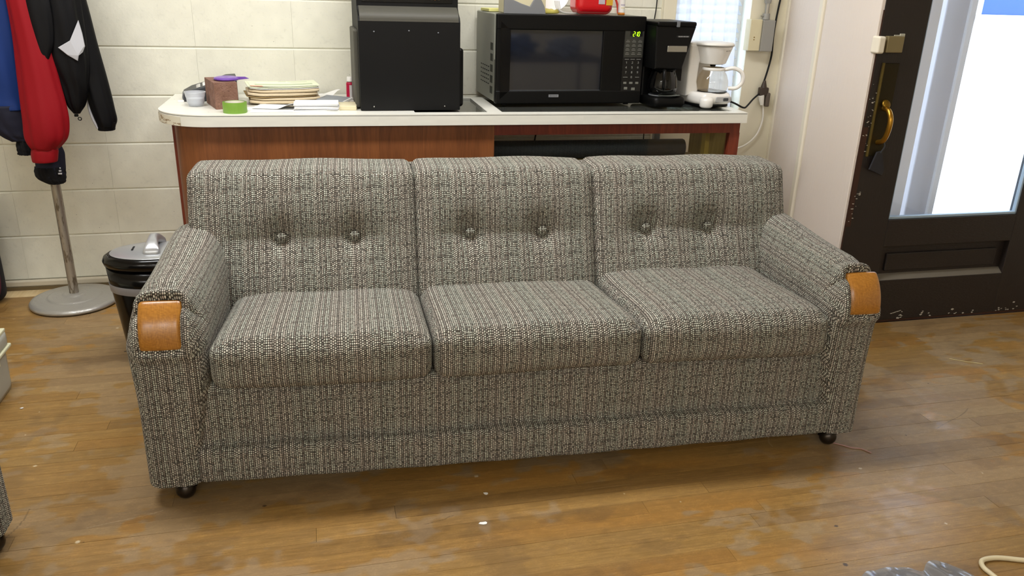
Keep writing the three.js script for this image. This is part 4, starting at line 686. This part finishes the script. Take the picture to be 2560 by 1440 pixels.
{
  const r = thing('red_jacket', 'red windbreaker sleeve hanging in front on the coat stand', 'jacket');
  part(r, 'sleeve', cloth([[1.64, 0.25, 0.28, 0.03, 0.03], [1.45, 0.262, 0.32, 0.055, 0.045], [1.244, 0.272, 0.345, 0.052, 0.045], [1.10, 0.280, 0.35, 0.060, 0.048], [0.96, 0.283, 0.355, 0.069, 0.052], [0.81, 0.284, 0.36, 0.078, 0.056], [0.74, 0.275, 0.36, 0.073, 0.052], [0.706, 0.266, 0.36, 0.052, 0.042], [0.697, 0.264, 0.36, 0.045, 0.036]], 0.055, 4, 0.6), M.red);
  part(r, 'cuff', cloth([[0.702, 0.264, 0.36, 0.045, 0.035], [0.69, 0.262, 0.36, 0.048, 0.037], [0.655, 0.257, 0.36, 0.045, 0.035], [0.648, 0.256, 0.36, 0.043, 0.033]], 0.02, 9, 0, 56, 16), M.red);
  const b = thing('blue_jacket', 'blue and navy windbreaker hanging at the back of the coat stand', 'jacket');
  part(b, 'body', cloth([[1.62, 0.20, 0.24, 0.04, 0.04], [1.45, 0.16, 0.26, 0.10, 0.06], [1.24, 0.135, 0.275, 0.105, 0.065], [1.05, 0.125, 0.285, 0.105, 0.065], [0.90, 0.118, 0.285, 0.105, 0.06], [0.84, 0.12, 0.285, 0.100, 0.06]], 0.07, 5, 1.3), M.blue);
  part(b, 'navy_hem', cloth([[0.86, 0.118, 0.286, 0.104, 0.062], [0.80, 0.128, 0.286, 0.092, 0.058], [0.745, 0.150, 0.286, 0.062, 0.050], [0.72, 0.165, 0.286, 0.040, 0.04]], 0.06, 5, 1.3, 56, 24), M.navy);
  part(b, 'hem_cuff', cloth([[0.74, 0.178, 0.29, 0.030, 0.030], [0.70, 0.180, 0.29, 0.034, 0.034], [0.665, 0.178, 0.29, 0.032, 0.03]], 0.12, 8, 0.4, 64, 24), M.fur);
  const k = thing('black_jacket', 'black track jacket with a silver patch hanging on the coat stand', 'jacket');
  part(k, 'body', cloth([[1.64, 0.27, 0.24, 0.03, 0.03], [1.45, 0.35, 0.28, 0.10, 0.06], [1.24, 0.372, 0.318, 0.082, 0.050], [1.09, 0.377, 0.322, 0.080, 0.048], [1.0, 0.383, 0.322, 0.070, 0.044], [0.93, 0.390, 0.32, 0.052, 0.038], [0.86, 0.388, 0.32, 0.032, 0.026], [0.828, 0.388, 0.32, 0.012, 0.012]], 0.09, 4, 2.4), M.blackNylon);
  part(k, 'lapel', cloth([[1.42, 0.31, 0.34, 0.04, 0.03], [1.24, 0.325, 0.372, 0.042, 0.018], [1.10, 0.325, 0.375, 0.034, 0.016], [1.04, 0.318, 0.375, 0.018, 0.012], [0.995, 0.313, 0.374, 0.006, 0.006]], 0.08, 3, 0.2, 40, 40), M.blackNylon);
  part(k, 'sleeve', cloth([[1.60, 0.33, 0.24, 0.03, 0.03], [1.42, 0.39, 0.255, 0.05, 0.045], [1.245, 0.418, 0.26, 0.049, 0.045], [1.10, 0.432, 0.262, 0.052, 0.046], [0.95, 0.455, 0.262, 0.047, 0.044], [0.84, 0.468, 0.262, 0.045, 0.042], [0.792, 0.474, 0.262, 0.041, 0.038], [0.765, 0.474, 0.262, 0.033, 0.032]], 0.05, 3, 1.1), M.blackNylon);
  part(k, 'cuff', cloth([[0.785, 0.474, 0.262, 0.037, 0.034], [0.762, 0.473, 0.262, 0.033, 0.030], [0.752, 0.472, 0.262, 0.031, 0.028]], 0.03, 8, 0, 48, 10), M.blackNylon);
  part(k, 'silver_patch', (() => { const g = poly([[0.452, 1.175], [0.457, 1.13], [0.460, 1.085], [0.450, 1.064], [0.436, 1.052], [0.430, 1.034], [0.402, 1.054], [0.376, 1.080], [0.418, 1.104]], 0.004, 0.002); const p = g.attributes.position; for (let i = 0; i < p.count; i++) p.setZ(i, p.getZ(i) + 0.370 - 2.2 * (p.getX(i) - 0.40) ** 2 - 0.10 * (p.getX(i) - 0.40) + 0.003 * Math.sin(p.getY(i) * 120 + p.getX(i) * 60)); g.computeVertexNormals(); return g; })(), M.silverCloth, 'silver white patch');
  part(k, 'stripe', tube([[0.424, 0.875, 0.272], [0.424, 0.84, 0.276], [0.432, 0.80, 0.278], [0.444, 0.762, 0.274]], 0.006, 30), M.silverCloth, 'silver piping');
  part(k, 'zipper_pull', merge([T(new THREE.TorusGeometry(0.006, 0.0018, 6, 14), 0.396, 0.808, 0.325), rbox(0.378, 0.392, 0.816, 0.826, 0.318, 0.328, 0.002)]), M.black);
  const f = thing('fleece_hat', 'dark navy fleece hat hanging below the red cuff', 'hat');
  part(f, 'crown', cloth([[0.72, 0.255, 0.285, 0.040, 0.035], [0.67, 0.256, 0.285, 0.052, 0.042], [0.60, 0.250, 0.285, 0.052, 0.042], [0.575, 0.249, 0.285, 0.050, 0.042]], 0.05, 4, 0.2, 48, 24), M.navy);
  part(f, 'fleece_edge', cloth([[0.615, 0.248, 0.285, 0.052, 0.044], [0.59, 0.246, 0.285, 0.055, 0.046], [0.565, 0.250, 0.285, 0.049, 0.042], [0.545, 0.262, 0.285, 0.030, 0.03]], 0.06, 11, 0.2, 90, 24), M.fur, 'black fleecy edge');
  part(f, 'stitching', merge([0, 1, 2].map((q) => rbox(0.284 + q * 0.004, 0.298 - q * 0.001, 0.588 + q * 0.011, 0.594 + q * 0.011, 0.318 - q * 0.001, 0.323 - q * 0.001, 0.001))), M.silverCloth);
}
// ------------------------------------------------------------------ bin behind the sofa arm
{
  const b = thing('trash_can', 'black oval trash can with a silver lid behind the sofa arm', 'trash can', [0.708, 0.0, 0.852]); b.scale.set(1.05, 1.02, 1.03);
  const oval = (g) => g.scale(1, 1, 0.70);
  part(b, 'body', oval(lathe([[0, 0], [0.120, 0], [0.126, 0.006], [0.145, 0.20], [0.157, 0.31], [0.163, 0.375], [0, 0.375]], 64)), M.blackGloss);
  part(b, 'band', oval(lathe([[0.1525, 0.280], [0.1565, 0.280], [0.1595, 0.308], [0.1560, 0.308], [0.1525, 0.280]], 64)), M.silverBand);
  part(b, 'rim', oval(lathe([[0.150, 0.372], [0.166, 0.374], [0.170, 0.388], [0.164, 0.402], [0.152, 0.410], [0.146, 0.411], [0.144, 0.405], [0.150, 0.372]], 64)), M.blackGloss);
  part(b, 'lid', oval(lathe([[0, 0.428], [0.06, 0.427], [0.105, 0.422], [0.142, 0.415], [0.147, 0.409], [0, 0.400]], 64)), M.silver);
  part(b, 'lid_handle', soft(-0.020, 0.020, 0.420, 0.455, -0.075, 0.075, 0.012, (v) => { const a = v.z / 0.075; v.y += 0.018 * (1 - a * a) - 0.020 * a * a; v.x *= 0.75 + 0.8 * a * a; }, 0.006), M.silver);
  part(b, 'lid_slot', merge([box(-0.070, -0.064, 0.4255, 0.4275, -0.01, 0.03), box(0.052, 0.058, 0.4255, 0.4275, -0.01, 0.03)]), M.blackMatte);
  part(b, 'tube_glint', merge([0, 1, 2].map((q) => rbox(-0.150 + q * 0.004, -0.140 + q * 0.006, 0.4085 - q * 0.0, 0.4100, 0.018 + q * 0.009, 0.024 + q * 0.009, 0.0005))), M.silver);  // silver bars stand in for lamp tubes mirrored on the black rim
}
// ------------------------------------------------------------------ things cut by the left picture edge
{
  const g = thing('black_bag', 'black padded bag with maroon piping leaning by the wall', 'bag', [-0.215, 0, 0.165], 0.05);
  part(g, 'body', soft(-0.17, 0.17, 0.004, 0.46, -0.05, 0.05, 0.045, (v) => { v.x *= 1 - 0.06 * sstep(0.1, 0.46, v.y); v.z -= 0.05 * v.y; }, 0.015), M.bagBlack);
  const pts = []; for (let k = 0; k < 60; k++) { const a = k / 60 * 6.283, c = Math.cos(a), s = Math.sin(a), q = 5; const x = Math.sign(c) * Math.abs(c) ** (2 / q) * 0.165, y = 0.232 + Math.sign(s) * Math.abs(s) ** (2 / q) * 0.222; pts.push(new THREE.Vector3(x * (1 - 0.06 * sstep(0.1, 0.46, y)), y, 0.047 - 0.05 * y)); }
  part(g, 'piping', new THREE.TubeGeometry(new THREE.CatmullRomCurve3(pts, true), 140, 0.008, 8, true), M.maroon, 'maroon piping');
  const t = thing('storage_tote', 'light grey plastic storage tote with a pale lid', 'tote', [0.222, 0, 1.012], 0);
  part(t, 'bin', soft(-0.42, 0.008, 0.0, 0.16, 0.0, 0.34, 0.012, (v) => { const k = 1 - 0.10 * (0.16 - v.y); v.x = -0.2 + (v.x + 0.2) * k; }, 0.02), M.binGrey);
  part(t, 'lid', soft(-0.435, 0.014, 0.150, 0.212, -0.012, 0.352, 0.010, null, 0.02), M.binGrey);
  part(t, 'lid_rim', merge([rbox(-0.438, 0.019, 0.148, 0.160, -0.017, 0.357, 0.004), rbox(-0.430, 0.012, 0.206, 0.218, -0.010, 0.350, 0.004)]), M.binLid, 'pale rim');
  part(t, 'latch', rbox(0.012, 0.026, 0.135, 0.19, 0.12, 0.22, 0.004), M.binLid);
}
// ------------------------------------------------------------------ things on the floor by the picture's lower edge
{
  const P = [], I = [], nx = 70, ny = 40;
  for (let j = 0; j <= ny; j++) for (let i = 0; i <= nx; i++) {
    const u = i / nx, v = j / ny, x = 2.46 + u * 0.385, edge = 2.452 + 0.06 * (1 - sstep(0, 0.3, u)) + 0.03 * Math.exp(-(((u - 0.62) / 0.07) ** 2)) + 0.10 * sstep(0.8, 1, u), z = edge + v * 0.42;
    const n = vn(u * 7, v * 6, 16, 16, 101) * 0.6 + vn(u * 17, v * 14, 32, 32, 102) * 0.4, y = 0.003 + sstep(0, 0.25, v) * (0.012 + 0.040 * n * Math.sin(Math.PI * clamp(u, 0.02, 0.98)) ** 0.5) + 0.006 * Math.abs(Math.sin(u * 19 + v * 13));
    P.push(x + 0.015 * Math.sin(v * 9), y, z);
  }
  for (let j = 0; j < ny; j++) for (let i = 0; i < nx; i++) { const a = j * (nx + 1) + i; I.push(a, a + nx + 1, a + nx + 2, a, a + nx + 2, a + 1); }
  const g = new THREE.BufferGeometry(); g.setAttribute('position', new THREE.Float32BufferAttribute(P, 3)); g.setIndex(I); g.computeVertexNormals();
  solid('plastic_bag', 'crumpled clear plastic bag lying on the wood floor', 'plastic bag', g, M.film);
  solid('cream_cable', 'cream cable looping on the floor beside the plastic bag', 'cable', tube([[3.25, 0.006, 2.62], [3.08, 0.006, 2.535], [2.99, 0.006, 2.497], [2.925, 0.006, 2.475], [2.883, 0.006, 2.478], [2.868, 0.006, 2.498], [2.868, 0.006, 2.525], [2.872, 0.006, 2.56], [2.895, 0.006, 2.64], [2.96, 0.006, 2.8]], 0.0062, 110, 10), M.cableCream);
  solid('loose_thread', 'pale pink thread trailing from the sofa caster on the floor', 'thread', tube([[2.845, 0.002, 1.885], [2.87, 0.002, 1.905], [2.895, 0.003, 1.93], [2.915, 0.002, 1.935], [2.935, 0.002, 1.965]], 0.0018, 50, 6), mat(0xb58a80, 0.8));
  solid('straw_bit', 'thin pale straw lying on the floor in front of the door', 'straw', tube([[3.70, 0.0015, 1.41], [3.74, 0.0015, 1.44], [3.80, 0.0015, 1.475]], 0.0012, 12, 6), mat(0xd8c890, 0.7));
  const scrap = (x, z, s, lab) => { const q = []; for (let k = 0; k < 8; k++) { const a = k / 8 * 6.283, r = s * rr(0.5, 1.1); q.push([Math.cos(a) * r * 1.6, Math.sin(a) * r]); } solid('paper_scrap', lab, 'scrap', poly(q, 0.0015).rotateX(-Math.PI / 2), M.paper, [x, 0.0005, z]); };
  scrap(1.665, 2.07, 0.008, 'torn white scrap on the floor in front of the sofa'); scrap(1.70, 1.94, 0.006, 'tiny white fleck on the floor close to the sofa shadow'); scrap(0.30, 1.18, 0.004, 'tiny white fleck on the floor near the storage tote');
}

{
  const t = thing('folding_table', 'dark folding table out of view, mirrored in the microwave door', 'table', [3.45, 0, 4.5]);
  part(t, 'tabletop', rbox(-0.6, 0.6, 0.70, 0.73, -0.35, 0.35, 0.008), mat(0x4a4238, 0.6));
  for (const [x, z] of [[-0.52, -0.28], [0.52, -0.28], [-0.52, 0.28], [0.52, 0.28]]) part(t, 'leg', T(cyl(0.014, 0.014, 0.70, 12), x, 0, z), M.greyDark);
  const bag = (x, z, s, m, k, lab) => { const g = new THREE.IcosahedronGeometry(1, 24), p = g.attributes.position; for (let i = 0; i < p.count; i++) { const X = p.getX(i), Y = p.getY(i), Z = p.getZ(i), f = 0.8 + 0.25 * Math.sin(X * 4 + k) * Math.cos(Z * 5 + k) + 0.12 * Math.sin(Y * 9 + X * 7 + k * 2); p.setXYZ(i, X * f * s * 1.2, Math.max(Y * f * s * 0.7, -0.55 * s) + 0.55 * s, Z * f * s); } const q = mergeVertices(g.deleteAttribute('normal').deleteAttribute('uv'), 1e-4); q.computeVertexNormals(); solid('stuffed_bag', lab, 'bag', q, m, [x, 0.731, z]); };
  bag(3.25, 4.42, 0.17, mat(0x2a4f8c, 0.25), 0.4, 'blue stuffed plastic bag out of view on the folding table'); bag(3.72, 4.48, 0.15, mat(0x9aa2b4, 0.2), 2.1, 'pale stuffed plastic bag out of view on the folding table');
}

scene.traverse((o) => { if (o.isMesh) { o.castShadow = true; o.receiveShadow = true; } });
renderer.render(scene, camera);
